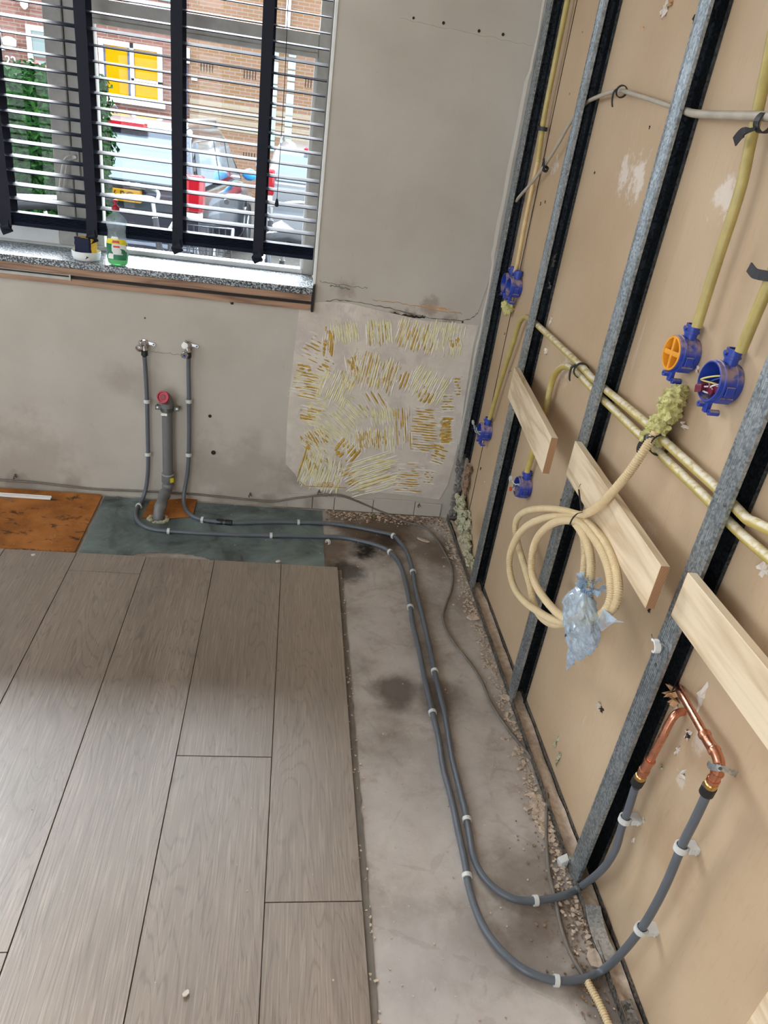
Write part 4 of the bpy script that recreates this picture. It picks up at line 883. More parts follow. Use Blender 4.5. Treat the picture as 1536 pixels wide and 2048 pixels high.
# ================================================================== grey water pipes
ZP = .0105
WP = -.022   # pipes stand off the plaster wall
PL = [B(289, 713, WP-.006), B(291, 740, WP), B(294, 802, WP), B(296, 893, WP), B(296, 939, WP-.004), B(292, 975, WP-.010), B(284, 1001, WP-.036)]+[G(*p, ZP+.004) for p in [(272, 1022), (275, 1041), (294, 1055)]]+[G(*p, ZP) for p in [(337, 1062), (456, 1069), (542, 1071), (638, 1073), (685, 1075), (730, 1084), (760, 1093), (778, 1102), (793, 1117), (805, 1141), (814, 1177), (820, 1210), (826, 1249), (838, 1299), (850, 1359), (865, 1425), (878, 1480), (886, 1533), (904, 1603), (917, 1665), (930, 1726), (939, 1779), (961, 1841), (992, 1889), (1036, 1931), (1080, 1953), (1124, 1962), (1168, 1957)]]
PL += [G(1206, 1940, .014), W(1247, 1902, .006), W(1282, 1858, .012), W(1309, 1814, .014), W(1335, 1762, .014), W(1366, 1687, .014), W(1388, 1643, .012), W(1410, 1596, .010), W(1416, 1580, .010)]
PR = [B(377, 716, WP-.006), B(377, 740, WP), B(378, 802, WP), B(378, 893, WP), B(375, 945, WP-.004), B(368, 988, WP-.020)]+[G(*p, ZP+.004) for p in [(369, 1013), (382, 1030), (405, 1039)]]+[G(*p, ZP) for p in [(465, 1046), (547, 1044), (640, 1046), (670, 1048), (715, 1055), (754, 1063), (784, 1070), (799, 1084), (814, 1105), (826, 1144), (832, 1180), (844, 1228), (856, 1279), (865, 1323), (877, 1377), (889, 1425), (896, 1467), (904, 1515), (917, 1568), (930, 1621), (939, 1669), (946, 1709), (961, 1744), (988, 1775), (1027, 1797), (1071, 1801), (1124, 1792)]]
PR += [G(1160, 1774, .014), W(1203, 1740, .006), W(1230, 1700, .010), W(1243, 1656, .012), W(1256, 1621, .012), W(1268, 1582, .012), W(1272, 1574, .012)]
pl_t = thing('water_pipe', PL[12], 'grey water pipe from the left tap, ending at the right copper elbow', 'pipe')
MB().tube(cr(PL, 8), .0082, 16).build('pipe_run', M['pex'], pl_t, 60)
pr_t = thing('water_pipe', PR[12], 'grey water pipe from the right tap, ending at the left copper pipe', 'pipe')
MB().tube(cr(PR, 8), .0082, 16).build('pipe_run', M['pex'], pr_t, 60)
a, b = G(432, 1043, ZP), G(465, 1046, ZP); dd = (b-a).normalized()
MB().lathe([(0, .0092), (.002, .0125), ((b-a).length*.42, .0125), ((b-a).length*.45, .0105), ((b-a).length*.55, .0105), ((b-a).length*.58, .0125), ((b-a).length-.002, .0125), ((b-a).length, .0092)], a, dd, 20).build('coupling', M['pexblack'], pr_t, 35)

def near_tangent(path, c):
    i = min(range(len(path)), key=lambda k: (path[k]-c).length); return path[i], (path[min(i+1, len(path)-1)]-path[max(i-1, 0)]).normalized()
SPL, SPR = cr(PL, 8), cr(PR, 8)
def clip(path, c, nrm, label, r=.0105, w=.010, foot=True):
    p, tn = near_tangent(path, c); nrm = V(nrm); nrm = (nrm-tn*nrm.dot(tn)).normalized(); sdv = tn.cross(nrm)
    t = thing('pipe_clip', p-nrm*r, label, 'pipe clip', 'light grey pipe clips')
    pts = [p+r*(math.cos(a)*nrm+math.sin(a)*sdv) for a in [-2.5+5.0*k/18 for k in range(19)]]
    MB().ribbon(pts, tn, w, .003).build('ring', M['clip'], t, 40)
    if foot: MB().obox(p-nrm*(r+.0005), sdv*.008, tn*w*.55, nrm*.0022).build('foot', M['clip'], t, 0, .0008, 1)
    return t
up = (0, 0, 1); out = (0, -1, 0); lft = (-1, 0, 0)
for (px, py, lab) in [(294, 800, 'upper pipe clip on the left wall pipe'), (296, 910, 'lower pipe clip on the left wall pipe')]: clip(SPL, B(px, py, WP), out, lab, .011, .014)
for (px, py, lab) in [(378, 800, 'upper pipe clip on the right wall pipe'), (378, 911, 'lower pipe clip on the right wall pipe')]: clip(SPR, B(px, py, WP), out, lab, .011, .014)
clip(SPL, SPL[SPL.index(min(SPL, key=lambda q: (q-G(281, 1008, .02)).length))], (-.5, -.6, .6), 'pipe clip where the left wall pipe turns to the floor')
for (px, py, lab) in [(337, 1062, 'first floor clip on the lower pipe, beside the drain foot'), (542, 1071, 'clip on the lower pipe over the blue film, further right'), (780, 1104, 'clip on the outer pipe at the corner bend'), (820, 1214, 'clip on the outer pipe just past the corner bend'), (864, 1427, 'clip on the outer pipe by the dark floor stain'), (931, 1753, 'clip on the outer pipe where the two pipes part')]:
    clip(SPL, G(px, py, ZP), up, lab)
clip(SPL, G(1112, 1961, ZP), up, 'clip at the bottom of the nearest pipe bend')
for (px, py, lab) in [(407, 1041, 'clip on the upper pipe left of the black coupling'), (601, 1044, 'clip on the upper pipe near the film edge'), (787, 1072, 'clip on the inner pipe at the corner bend'), (827, 1146, 'clip on the inner pipe below the corner bend'), (868, 1345, 'clip on the inner pipe above the dark floor stain'), (937, 1638, 'clip on the inner pipe just above its big bend'), (1068, 1801, 'clip at the bottom of the inner pipe bend')]:
    clip(SPR, G(px, py, ZP), up, lab)
def wallclip(path, c, label):
    p, tn = near_tangent(path, c); nrm = V((-1, 0, 0)); nrm = (nrm-tn*nrm.dot(tn)).normalized(); sdv = tn.cross(nrm)
    t = clip(path, c, nrm, label, .0115, .013, False)
    L = (XB-p.x)-.010
    MB().obox(p-nrm*(.0115+L/2-.001), sdv*.0115, tn*.0065, nrm*(L/2)).build('foot', M['clip'], t, 0, .001, 1)
    for k in (-1, 0, 1): MB().obox(p-nrm*(.014+L/2)+sdv*.0118*1.0, sdv*.0012, tn*.0066, nrm*.0015).build('rib', M['clip'], t, 0) if k == 0 else None
wallclip(SPL, W(1363, 1692, .014), 'upper wall clip on the nearest pipe bend')
wallclip(SPL, W(1284, 1860, .012), 'lower wall clip on the nearest pipe bend')
wallclip(SPR, W(1250, 1638, .012), 'wall clip on the inner pipe beside the nearest stud')
def loose(c, label, rot, r=.011, nm='pipe_clip'):
    t = thing(nm, c-V((0, 0, r)), label, 'pipe clip', 'light grey pipe clips'); u = V((math.cos(rot), math.sin(rot), 0)); w_ = V((0, 0, 1))
    MB().ribbon([c+r*(math.cos(a)*u+math.sin(a)*w_) for a in [-.6+4.6*k/16 for k in range(17)]], u.cross(w_), .010, .003).build('ring', M['clip'], t, 40)
loose(G(656, 1084, .010), 'loose broken clip lying by the edge of the blue film', 2.2, .010)
c = W(1128, 1722, -.008); lt = thing('pipe_clip', c-V((0, 0, .012)), 'empty grey clip standing at the foot of the nearest stud', 'pipe clip', 'light grey pipe clips')
MB().obox(c, V((.013, .004, .003)), V((-.003, .008, 0)), V((-.002, 0, .011))).build('block', M['clip'], lt, 0, .0015); MB().tube([c+V((.008, -.004, .004)), c+V((.026, -.008, .008))], .0015, 6).build('nail', M['darksteel'], lt)
c = W(1311, 1292, -.012); sc_ = thing('cable_clip', c, 'white hook clip nailed to the nearest stud face', 'clip')
MB().ribbon([c+V((-.003*math.sin(a), .010*math.cos(a), .013*math.sin(a))) for a in [.7+4.2*k/16 for k in range(17)]], (1, 0, 0), .012, .004).build('hook', M['white'], sc_, 40); MB().tube([c+V((.010, -.022, .014)), c+V((-.006, .012, .012)), c+V((-.008, .013, .018))], .001, 6).build('nail', M['darksteel'], sc_); MB().tube([c+V((.010, -.022, .014)), c+V((.010, -.030, -.004))], .001, 6).build('nail', M['darksteel'], sc_)

# ---- copper ends
cp = thing('copper_pipe', W(1299, 1520, .012), 'left copper pipe stub coming out of the plasterboard beside the stud', 'pipe')
A = [V((XB+.006, W(1366, 1424, XB).y, W(1366, 1424, XB).z)), W(1361, 1424, .034), W(1349, 1431, .020), W(1337, 1449, .014), W(1327, 1470, .012), W(1312, 1498, .012), W(1301, 1519, .012)]
MB().tube(cr(A, 6), .0078, 14).build('tube', M['copper'], cp, 60)
def fitting(parent, a, b, extra):
    d = (b-a); L = d.length; d.normalize()
    MB().lathe([(0, .0085), (.001, .0112), (.005, .0112), (.006, .0096), (L*.62, .0096), (L*.64, .0112), (L*.80, .0112), (L*.84, .0094), (L, .0094)], a, d, 18).build('coupling', M['copper'], parent, 30)
    MB().lathe([(L, .0098), (L+.002, .0114), (L+.010, .0114), (L+.012, .0100)], a, d, 18).build('brass_ring', M['brass'], parent, 30)
    MB().lathe([(L+.010, .0112), (L+.011, .0126), (L+.030, .0126), (L+.031, .0090)], a, d, 18).build('collar', M['pexblack'], parent, 30)
fitting(cp, W(1301, 1519, .012), W(1283, 1550, .012), 0)
cp2 = thing('copper_pipe', W(1410, 1470, .012), 'right copper pipe with an elbow and a perforated strap', 'pipe')
q0 = V((XB+.005, W(1356, 1376, XB).y+.004, W(1356, 1376, XB).z))
MB().tube(cr([q0, W(1358, 1380, .030), W(1366, 1393, .018), W(1390, 1435, .010), W(1411, 1472, .006)], 5), .0076, 14).build('tube', M['copper'], cp2, 60)
E1 = cr([W(1408, 1467, .006), W(1421, 1490, .005), W(1432, 1506, .004), W(1438, 1524, .004), W(1437, 1537, .006), W(1433, 1549, .007)], 8)
MB().tube(E1, lambda t, i: .0096+(.0018 if t < .06 or .30 < t < .36 else 0), 16).build('elbow', M['copper'], cp2, 40)
fitting(cp2, W(1436, 1543, .007), W(1424, 1565, .009), 0)
s0, s1 = W(1418, 1531, -.008), W(1472, 1549, .040); pts = cr([W(1416, 1527, -.003), W(1422, 1533, -.008), W(1438, 1536, -.009), W(1453, 1540, .004), W(1466, 1545, .020), W(1474, 1549, .040)], 6)
ps = MB(); ps.ribbon(pts, (0, .15, 1), .011, .0012); ps.build('perforated_strap', M['brightzinc'], cp2, 40)
for f_ in (.06, .45, .62, .8):
    p = pts[int(f_*(len(pts)-1))]; p2 = pts[int(f_*(len(pts)-1))+1]; tn = (p2-p).normalized(); nn = tn.cross(V((0, .15, 1)).normalized()); nn = nn if nn.x < 0 else -nn
    MB().lathe([(.0004, .0034), (.0012, .003), (.0012, 0)], p, nn, 10).build('strap_hole', M['darksteel'], cp2, 0)

# ---- taps on the plaster wall
def tap(c, label, kind):
    t = thing('wall_tap', c, label, 'tap', 'pair of wall taps')
    plt_ = MB(); plt_.cyl((c.x, -.0008, c.z), (c.x, -.006, c.z), .018, 20); plt_.obox((c.x+.022, -.003, c.z+.003), (.014, 0, -.002), (0, .002, 0), (.001, 0, .006)); plt_.cyl((c.x+.036, -.0012, c.z), (c.x+.036, -.0052, c.z), .007, 12)
    plt_.build('wall_plate', M['chrome'], t, 35, .001)
    MB().cyl((c.x+.036, -.005, c.z), (c.x+.036, -.0075, c.z), .0035, 8).build('screw', M['darksteel'], t, 35)
    b_ = MB(); b_.tube([(c.x, -.005, c.z), (c.x, -.026, c.z), (c.x, -.030, c.z-.004)], [.012, .012, .011], 16); b_.cyl((c.x+.004, -.024, c.z-.002), (c.x+.006, -.026, c.z-.022), .0105, 16); b_.build('elbow', M['chrome'], t, 40)
    MB().lathe([(0, .0105), (.001, .0125), (.020, .0125), (.021, .009)], (c.x+.006, -.026, c.z-.018), (0, -.02, -1), 16).build('collar', M['pexblack'], t, 35)
    if kind == 0:
        MB().lathe([(0, .010), (.010, .010), (.011, .013), (.020, .013), (.021, .0115), (.022, 0)], (c.x-.006, -.028, c.z-.004), (-.35, -1, -.35), 10).build('stop_plug', M['chrome'], t, 30)
        MB().cyl((c.x-.014, -.02, c.z+.004), (c.x-.010, -.02, c.z+.016), .004, 10).build('bleed_screw', M['chrome'], t, 35)
    else:
        MB().lathe([(0, .008), (.012, .008), (.013, .012), (.020, .012), (.021, 0)], (c.x-.004, -.026, c.z+.004), (0, -1, .35), 16).build('outlet_cap', M['white'], t, 30)
        MB().cyl((c.x-.002, -.026, c.z+.010), (c.x-.001, -.028, c.z+.026), .005, 10).build('nipple', M['chrome'], t, 35)
        h_ = MB(); o_ = V((c.x-.004, -.030, c.z-.020)); dv = V((0, -1, -.25)).normalized(); n = 40; u_, w_ = frame(dv); vs = []
        for hh in (.012, .022):
            for k in range(n): a = 2*PI*k/n; rr_ = .0135*(1+.10*math.cos(8*a)); vs.append(o_+dv*hh+rr_*(math.cos(a)*u_+math.sin(a)*w_))
        h_.add(vs, [(k, (k+1) % n, n+(k+1) % n, n+k) for k in range(n)]+[tuple(range(n))[::-1], tuple(range(n, 2*n))]); h_.cyl(o_-dv*.004, o_+dv*.013, .006, 12); h_.build('wheel_handle', M['chrome'], t, 30, .001)
        MB().cyl(o_+dv*.0215, o_+dv*.0228, .0045, 14).build('blue_dot', M['blue'], t, 30)
tap(B(287, 688, -.01), 'left chrome wall tap with a plugged outlet', 0)
tap(B(374, 692, -.01), 'right chrome wall tap with a small wheel handle and blue dot', 1)

# ---- drain
dr = thing('drain_pipe', G(318, 1036), 'grey drain pipe on the plaster wall with a dark red end cap', 'drain pipe')
t0 = B(334, 812, -.034); t1 = B(336, 958, -.034)
MB().tube([t0, t1], .0205, 24).build('upright', M['pvc'], dr, 60)
el = cr([V((t0.x, t0.y, t0.z-.01)), V((t0.x, t0.y, t0.z+.012)), V((t0.x-.001, t0.y-.004, t0.z+.026)), V((t0.x-.004, t0.y-.018, t0.z+.040)), V((t0.x-.008, t0.y-.034, t0.z+.048))], 5)
MB().tube(el, .0235, 24).build('top_elbow', M['pvc'], dr, 60)
e1 = el[-1]; ed = (el[-1]-el[-2]).normalized()
MB().lathe([(-.004, .0245), (.006, .0245), (.008, .0235), (.008, .019), (.003, .018), (.003, .0005)], e1, ed, 28).build('end_cap', M['red'], dr, 35)
MB().lathe([(.0032, .011), (.0045, .010), (.0045, .0005)], e1, ed, 20).build('cap_boss', M['darkred'], dr, 35)
cl = MB(); cz = t0.z-.012
cl.lathe([(-.008, .0245), (.008, .0245), (.008, .0228), (-.008, .0228)], (t0.x, t0.y, cz), (0, 0, 1), 28, closed=True)
for s_ in (-1, 1): cl.box((t0.x+s_*.024, t0.y+.004, cz-.009), (t0.x+s_*.046, t0.y+.008, cz+.009)); cl.box((t0.x+s_*.040, t0.y+.006, cz-.004), (t0.x+s_*.044, -.001, cz+.004))
cl.build('wall_clamp', M['darksteel'], dr, 35, .001)
for s_ in (-1, 1): MB().cyl((t0.x+s_*.037, t0.y+.002, cz+.002), (t0.x+s_*.037, t0.y+.0045, cz+.002), .004, 8).build('clamp_screw', M['chrome'], dr, 35)
MB().box((t0.x-.019, t0.y-.0262, cz-.020), (t0.x+.004, t0.y-.0205, cz-.010)).build('sticker', M['white'], dr, 0)
MB().lathe([(0, .0235), (.003, .0255), (.034, .0255), (.036, .0235)], (t1.x, t1.y, t1.z-.014), (0, 0, 1), 28).build('socket', M['pvc'], dr, 35)
MB().lathe([(.0365, .0255), (.040, .0255), (.040, .0215), (.0365, .0215)], (t1.x, t1.y, t1.z-.014), (0, 0, 1), 28, closed=True).build('seal_ring', M['cable'], dr, 35)
MB().obox((t1.x+.019, t1.y-.0185, t1.z+.004), (.006, -.004*-1, 0), (.0008, .001, 0), (0, 0, .010)).build('sticker', M['label_yellow'], dr, 0)
foot = G(317, 1040, -.004)
low = cr([V((t1.x, t1.y, t1.z)), V((t1.x, t1.y, .085)), V((t1.x-.001, t1.y-.006, .072)), V((t1.x-.010, t1.y-.045, .055)), V((foot.x+.006, foot.y+.040, .048)), V((foot.x+.002, foot.y+.014, .036)), V((foot.x, foot.y, .010)), V((foot.x, foot.y-.002, -.006))], 6)
MB().tube(low, lambda t, i: .0215+(.003 if .12 < t < .2 or .38 < t < .44 or .58 < t < .68 else 0), 24).build('lower_bend', M['pvc'], dr, 50)
rb = MB()
for k in range(26):
    a = R.uniform(0, 2*PI); rb.blob(V((foot.x+.034*math.cos(a), foot.y-.004+.030*math.sin(a), .004)), (.010, .008, .006), 2, .5, 60, k+300)
tag(rb.build('rubble_collar', M['oldfoam'], None, 0), 'crumbs and broken filler round the drain pipe foot', 'rubble')

# ================================================================== things on the floor by the wall
def slab(name, pts, z0, z1, mat, label, cat):
    return tag(MB().prism([V((p[0], p[1], z0)) for p in pts], (0, 0, z1-z0)).build(name, M[mat], None, 0, .0008, 1), label, cat)
g2 = lambda px, py: (G(px, py, .01).x, G(px, py, .01).y)
slab('wood_panel', [(-2.9, -.012), (G(200, 985).x+.01, -.014), (G(205, 990, .01).x, -.03), (G(152, 1098, .01).x, YE+.006), (-2.9, YE+.006)], .004, .0085, 'hardboard', 'stained orange-brown hardboard sheet on the floor at left', 'panel')
slab('wood_panel', [g2(300, 1000), g2(395, 994), g2(385, 1032), g2(316, 1036), g2(283, 1034)], .0045, .0078, 'hardboard', 'small orange-brown hardboard piece behind the drain pipe', 'panel')
# blue film sheet with creases
fs_ = MB(); nx, ny = 150, 72; cA = [V((-1.462, -.016, 0)), V((-.556, -.018, 0)), V((-.556, YE+.008, 0)), V((-1.452, YE+.008, 0))]
for j in range(ny+1):
    for i in range(nx+1):
        u_, v_ = i/nx, j/ny; p = cA[0].lerp(cA[1], u_).lerp(cA[3].lerp(cA[2], u_), v_)
        z = .0028+.0016*noise.noise(V((p.x*9, p.y*14, 1)))+.004*max(0, 1-abs((u_-.16-.12*v_)/.03))*(.6+.4*noise.noise(V((0, v_*7, 5))))+.003*max(0, 1-abs((u_-.06-.05*v_)/.02))
        if 0 < j < ny and 0 < i < nx: p = p+V((.004*noise.noise(V((u_*20, v_*20, 9))), .004*noise.noise(V((u_*20, v_*20, 4))), 0))
        fs_.v.append((p.x, p.y, max(.0018, z)))
for j in range(ny):
    for i in range(nx):
        p = V(fs_.v[j*(nx+1)+i]); f0 = G(430, 1120)
        if (p.x+1.13)**2/.022+(p.y-YE)**2/.0022 < 1: continue
        if (p.x-foot.x)**2+(p.y-foot.y-.01)**2 < .0016: continue
        a = j*(nx+1)+i; fs_.f.append((a, a+nx+1, a+nx+2, a+1))
tag(fs_.build('plastic_film', M['film'], None, 40), 'creased blue-green plastic film on the floor beside the laminate', 'film')
a, b = G(0, 986, .02), G(105, 988, .02)
wst = thing('trim_strip', (a.x, a.y, .0086), 'short white plastic trim strip lying on the hardboard at left', 'strip')
MB().box((a.x-.3, a.y-.010, .0088), (b.x, a.y+.010, .0112)).build('base', M['white'], wst, 0, .001, 1)
for dy in (-.009, .006): MB().box((a.x-.3, a.y+dy, .0112), (b.x, a.y+dy+.003, .0180)).build('side', M['white'], wst, 0, .0008, 1)
tag(MB().tube(cr([G(-30, 990, .012), G(0, 994, .011), G(20, 1000, .011), G(26, 1003, .011)], 5), .0016, 8).build('thin_wire', M['floorcable'], None), 'thin grey wire end on the hardboard at the left edge', 'wire')
FC = [(-60, 950, -.012, .05), (0, 959, -.012, .05)]
F1 = [B(-80, 952, -.014), B(0, 960, -.012), B(68, 965, -.012), B(137, 973, -.012), B(196, 979, -.012), B(273, 982, -.010), B(365, 987, -.010), B(433, 993, -.010), B(501, 1000, -.010), B(547, 1003, -.012), B(592, 996, -.014), B(638, 991, -.014), B(670, 990, -.014), B(700, 997, -.014)]
for p in F1: p.z = max(p.z, .006)
F1 += [G(*p, .006) for p in [(772, 1027), (808, 1043), (847, 1054), (868, 1072), (889, 1105), (904, 1138), (904, 1174), (893, 1207), (886, 1234), (895, 1264), (916, 1296), (945, 1332), (966, 1368), (978, 1398), (999, 1434), (1023, 1467), (1052, 1502), (1080, 1542), (1096, 1577), (1093, 1625), (1093, 1682), (1098, 1744), (1111, 1797), (1120, 1845), (1137, 1898), (1160, 1940), (1178, 1968)]]
for i, p in enumerate(F1):
    if (p-G(1111, 1797, .006)).length < .02: p.z = .004
tag(MB().tube(cr(F1, 8), .0042, 10).build('floor_cable', M['floorcable'], None, 60), 'thin dusty grey cable snaking along the wall foot and screed', 'cable')
fe = resample(cr([G(1172, 1958, .009), G(1181, 1975, .009), G(1200, 2010, .009), G(1220, 2055, .009), G(1245, 2110, .009)], 10), .00125)
tag(MB().tube(fe, lambda t, i: .0066+(.0018 if i % 4 < 2 else 0), 12).build('flexible_conduit', M['flex'], None, 25), 'cream corrugated conduit end on the floor at the bottom edge', 'conduit')
for i, (px, py, lab) in enumerate([(500, 992, 'small metal cable clip on the wall foot, left one'), (638, 986, 'small metal cable clip on the wall foot, middle one'), (838, 1012, 'small metal cable clip on the wall foot near the corner'), (30, 955, 'small metal cable clip on the wall foot at the left edge')]):
    c = B(px, py, -.010); t = thing('cable_clip', c, lab, 'clip')
    MB().ribbon([c+V((.006*math.cos(a), -.001, .006*math.sin(a))) for a in [0+4.4*k/10 for k in range(11)]], (0, 1, 0), .008, .002).build('hook', M['darksteel'], t, 40); MB().cyl(c+V((0, .0, .010)), c+V((0, .0085, .010)), .003, 8).build('nail', M['darksteel'], t)

# ---- rubble: chips too many and small to tell apart, and single larger chips
def chip(mb, p, s, rr):
    n = 5; a0 = rr.uniform(0, 6); vs = [p+V((s*rr.uniform(.5, 1.2)*math.cos(a0+2*PI*k/n), s*rr.uniform(.5, 1.2)*math.sin(a0+2*PI*k/n), s*rr.uniform(0, .35))) for k in range(n)]
    h_ = V((0, 0, s*rr.uniform(.25, .6))); mb.add(vs+[v+h_ for v in vs], [tuple(range(n))[::-1], tuple(range(n, 2*n))]+[(k, (k+1) % n, n+(k+1) % n, n+k) for k in range(n)])
rr = random.Random(21); ch, ch2 = MB(), MB()
for k in range(1500):
    y = -.03-1.9*rr.random(); x = -.006-abs(rr.gauss(0, .022)); chip(ch, V((x, y, .001)), rr.choice([.0015, .002, .003, .004, .006]), rr)
for k in range(900):
    x = -.02-.52*rr.random(); y = -.012-abs(rr.gauss(0, .035)); chip(rr.choice([ch, ch2]), V((x, y, .001)), rr.choice([.002, .003, .004, .006]), rr)
for k in range(260): chip(ch, V((rr.uniform(-.50, .0), rr.uniform(-2.05, -.1), .0005)), rr.choice([.001, .0015, .002, .003]), rr)
for k in range(130): chip(ch, V((-.497+rr.gauss(0, .006), rr.uniform(-2.1, -.5), .001)), rr.choice([.0015, .003, .004]), rr)
for k in range(420):
    a, q = rr.uniform(0, 6.3), abs(rr.gauss(0, .05)); c = rr.choice([G(1130, 1700), G(1190, 1850), G(1200, 1960), G(1165, 1820)]); chip(ch2, V((min(-.004, c.x-.03+q*math.cos(a)), c.y+1.6*q*math.sin(a), .0005)), rr.choice([.0015, .002, .003, .004]), rr)
for k in range(220):
    c = G(1082, 1630); chip(ch, V((c.x+rr.gauss(0, .012), c.y+rr.gauss(0, .035), .0008)), rr.choice([.003, .004, .006, .008]), rr)
for k in range(60): chip(ch, V((rr.uniform(-1.7, -.55), rr.uniform(-.44, -.02), .010)), rr.choice([.001, .0015, .002]), rr)
for k in range(60): chip(ch, V((rr.uniform(-1.7, -.55), rr.uniform(-2.3, -.5), .0102)), rr.choice([.0008, .001, .0015, .002]), rr)
tag(ch.build('plaster_crumbs', M['chips'], None, 0), 'pale plaster crumbs scattered over the floor along the walls', 'crumbs', None, 'stuff')
tag(ch2.build('dirt_crumbs', M['debris'], None, 0), 'brown dirt crumbs along the wall foot and track', 'crumbs', None, 'stuff')
def bigchip(px, py, L, wd, rot, label, mat='chips', z=.002):
    c = G(px, py, z); rr = random.Random(px); n = 7; vs = []
    for k in range(n):
        a = 2*PI*k/n; q = rr.uniform(.75, 1.15); x, y = L*q*math.cos(a), wd*q*math.sin(a); vs.append(c+V((x*math.cos(rot)-y*math.sin(rot), x*math.sin(rot)+y*math.cos(rot), rr.uniform(0, .003))))
    tag(MB().prism(vs, (0, 0, .004)).build('plaster_chip', M[mat], None, 0), label, 'plaster chip')
bigchip(847, 1082, .030, .008, -.5, 'long pale plaster splinter on the dark floor near the corner')
bigchip(946, 1236, .022, .020, .4, 'largest flat plaster chip beside the track')
bigchip(1190, 1921, .016, .022, .2, 'flat plaster chip beside the zinc strip')
bigchip(1010, 1396, .012, .016, .9, 'plaster chip at the track below the middle stud')
bigchip(372, 1988, .008, .005, .6, 'small white plaster lump on the laminate near the bottom', 'gypsum', .0105)
bigchip(67, 1111, .008, .004, .4, 'small white plaster lump on the far left plank', 'gypsum', .0105)
bigchip(556, 1124, .009, .006, .1, 'white plaster lump at the film and laminate edge', 'gypsum', .0105)

# ================================================================== the street outside
ZG, ZN = -.42, -.12
YF = 15.0
struct(MB().box((-26, .30, -.8), (14, 3.6, ZN)).build('front_path', M['pave'], None, 0), 'pale paved strip in front of the window')
struct(MB().box((-26, 3.6, -1.2), (14, YF+.2, ZG)).build('street', M['pave'], None, 0), 'pale street paving outside')
def hB(px, py, y=YF): return B(px, py, y)
# brick houses opposite
xs_ = hB(378, 150).x
h1 = thing('brick_house', (-8, YF, ZG), 'pink brick house opposite with a yellow-blinded window', 'house')
h1w = MB().box((-16, YF, ZG), (xs_, YF+6, 5.0)).build('wall', M['brickpink'], h1, 0)
h2 = thing('brick_house', (2, YF, ZG), 'paler brick end wall opposite with white bands and glass-block strips', 'house')
MB().box((xs_+.002, YF-.02, ZG), (12, YF+6, 5.0)).build('wall', M['brickyellow'], h2, 0)
def hwin(par, x0, x1, y0_, y1_, cols, panel, frame_m='painted', dark=False):
    a, b = hB(x0, y0_), hB(x1, y1_); zt, zb = a.z, b.z
    w = MB(); t_ = .09
    w.box((a.x, YF-.06, zb), (a.x+t_, YF+.02, zt)); w.box((b.x-t_, YF-.06, zb), (b.x, YF+.02, zt)); w.box((a.x+t_, YF-.06, zt-t_), (b.x-t_, YF+.02, zt)); w.box((a.x-.05, YF-.12, zb-t_), (b.x+.05, YF+.02, zb-.001))
    f = w.build('window', M[frame_m], par, 0)
    for c_ in cols:
        cx0, cx1, cz0, cz1, mt = c_; X0, X1 = a.x+(b.x-a.x)*cx0, a.x+(b.x-a.x)*cx1; Z0, Z1 = zb+(zt-zb)*cz0, zb+(zt-zb)*cz1
        MB().box((X0, YF-.03, Z0), (X1, YF+.02, Z1)).build('pane', M[mt], f, 0)
        if mt == 'yellow' and cx0 < .3:
            e = MB(); s_ = .05
            for q in (((X0-s_, Z0), (X0, Z1+s_)), ((X1, Z0), (X1+s_, Z1+s_)), ((X0, Z1), (X1, Z1+s_))): e.box((q[0][0], YF-.05, q[0][1]), (q[1][0], YF-.02, q[1][1]))
            e.build('sash', M['housedark'], f, 0)
    m_ = MB(); X = a.x+(b.x-a.x)*.52
    return f
hwin(h1, 197, 326, 76, 208, [(.10, .45, .04, .93, 'yellow'), (.56, .95, .40, .93, 'yellow'), (.56, .95, .04, .34, 'yellow')], None)
w_ = hB(197, 76); w2 = hB(326, 208)
m_ = MB(); m_.box((w_.x+(w2.x-w_.x)*.49, YF-.06, w2.z), (w_.x+(w2.x-w_.x)*.55, YF+.02, w_.z)); m_.box((w_.x+(w2.x-w_.x)*.5, YF-.06, w2.z+(w_.z-w2.z)*.345), (w2.x, YF+.02, w2.z+(w_.z-w2.z)*.39)); m_.build('window_bars', M['painted'], h1, 0)
hwin(h1, 52, 124, 48, 154, [(.08, .92, .36, .95, 'houseglass'), (.08, .92, .03, .28, 'houseglass')], None)
hwin(h1, 262, 352, -130, 12, [(.08, .45, .05, .95, 'houseglass'), (.55, .92, .05, .95, 'houseglass')], None)
hwin(h1, -70, 4, 36, 90, [(.08, .92, .05, .95, 'houseglass')], None)
a, b = hB(368, 95), hB(380, 128); MB().box((a.x, YF-.12, b.z), (b.x, YF, a.z)).build('meter_box', M['painted'], h2, 0, .01)
a, b = hB(369, 128), hB(383, 232); MB().box((a.x, YF-.10, b.z), (a.x+.06, YF-.01, hB(370, 128).z)).build('downpipe', M['housedark'], h2, 0, .01)
a = hB(24, 86); MB().lathe([(0, .02), (.05, .12), (.16, .13), (.2, .05), (.2, 0)], (a.x, YF-.15, a.z-.1), (0, 0, 1), 14).build('wall_lamp', M['white'], h1, 40)
a = hB(52, 8); MB().lathe([(0, .02), (.05, .07), (.3, .08), (.34, 0)], (a.x, YF-.12, a.z-.1), (0, 0, 1), 12).build('wall_lamp', M['white'], h1, 40)
a = hB(22, 122); text('house_number', '22', .22, M['white'], h1, Matrix.Translation((a.x, YF-.015, a.z)) @ Matrix.Rotation(PI/2, 4, 'X'), .008)
for (px0, px1, py) in [(385, 535, 213), (385, 535, 228), (385, 535, 243), (385, 535, 257)]:
    z = hB(460, py).z; MB().box((xs_+.02, YF-.035, z-.045), (10, YF-.015, z+.045)).build('brick_band', M['bandbrick'], h2, 0)
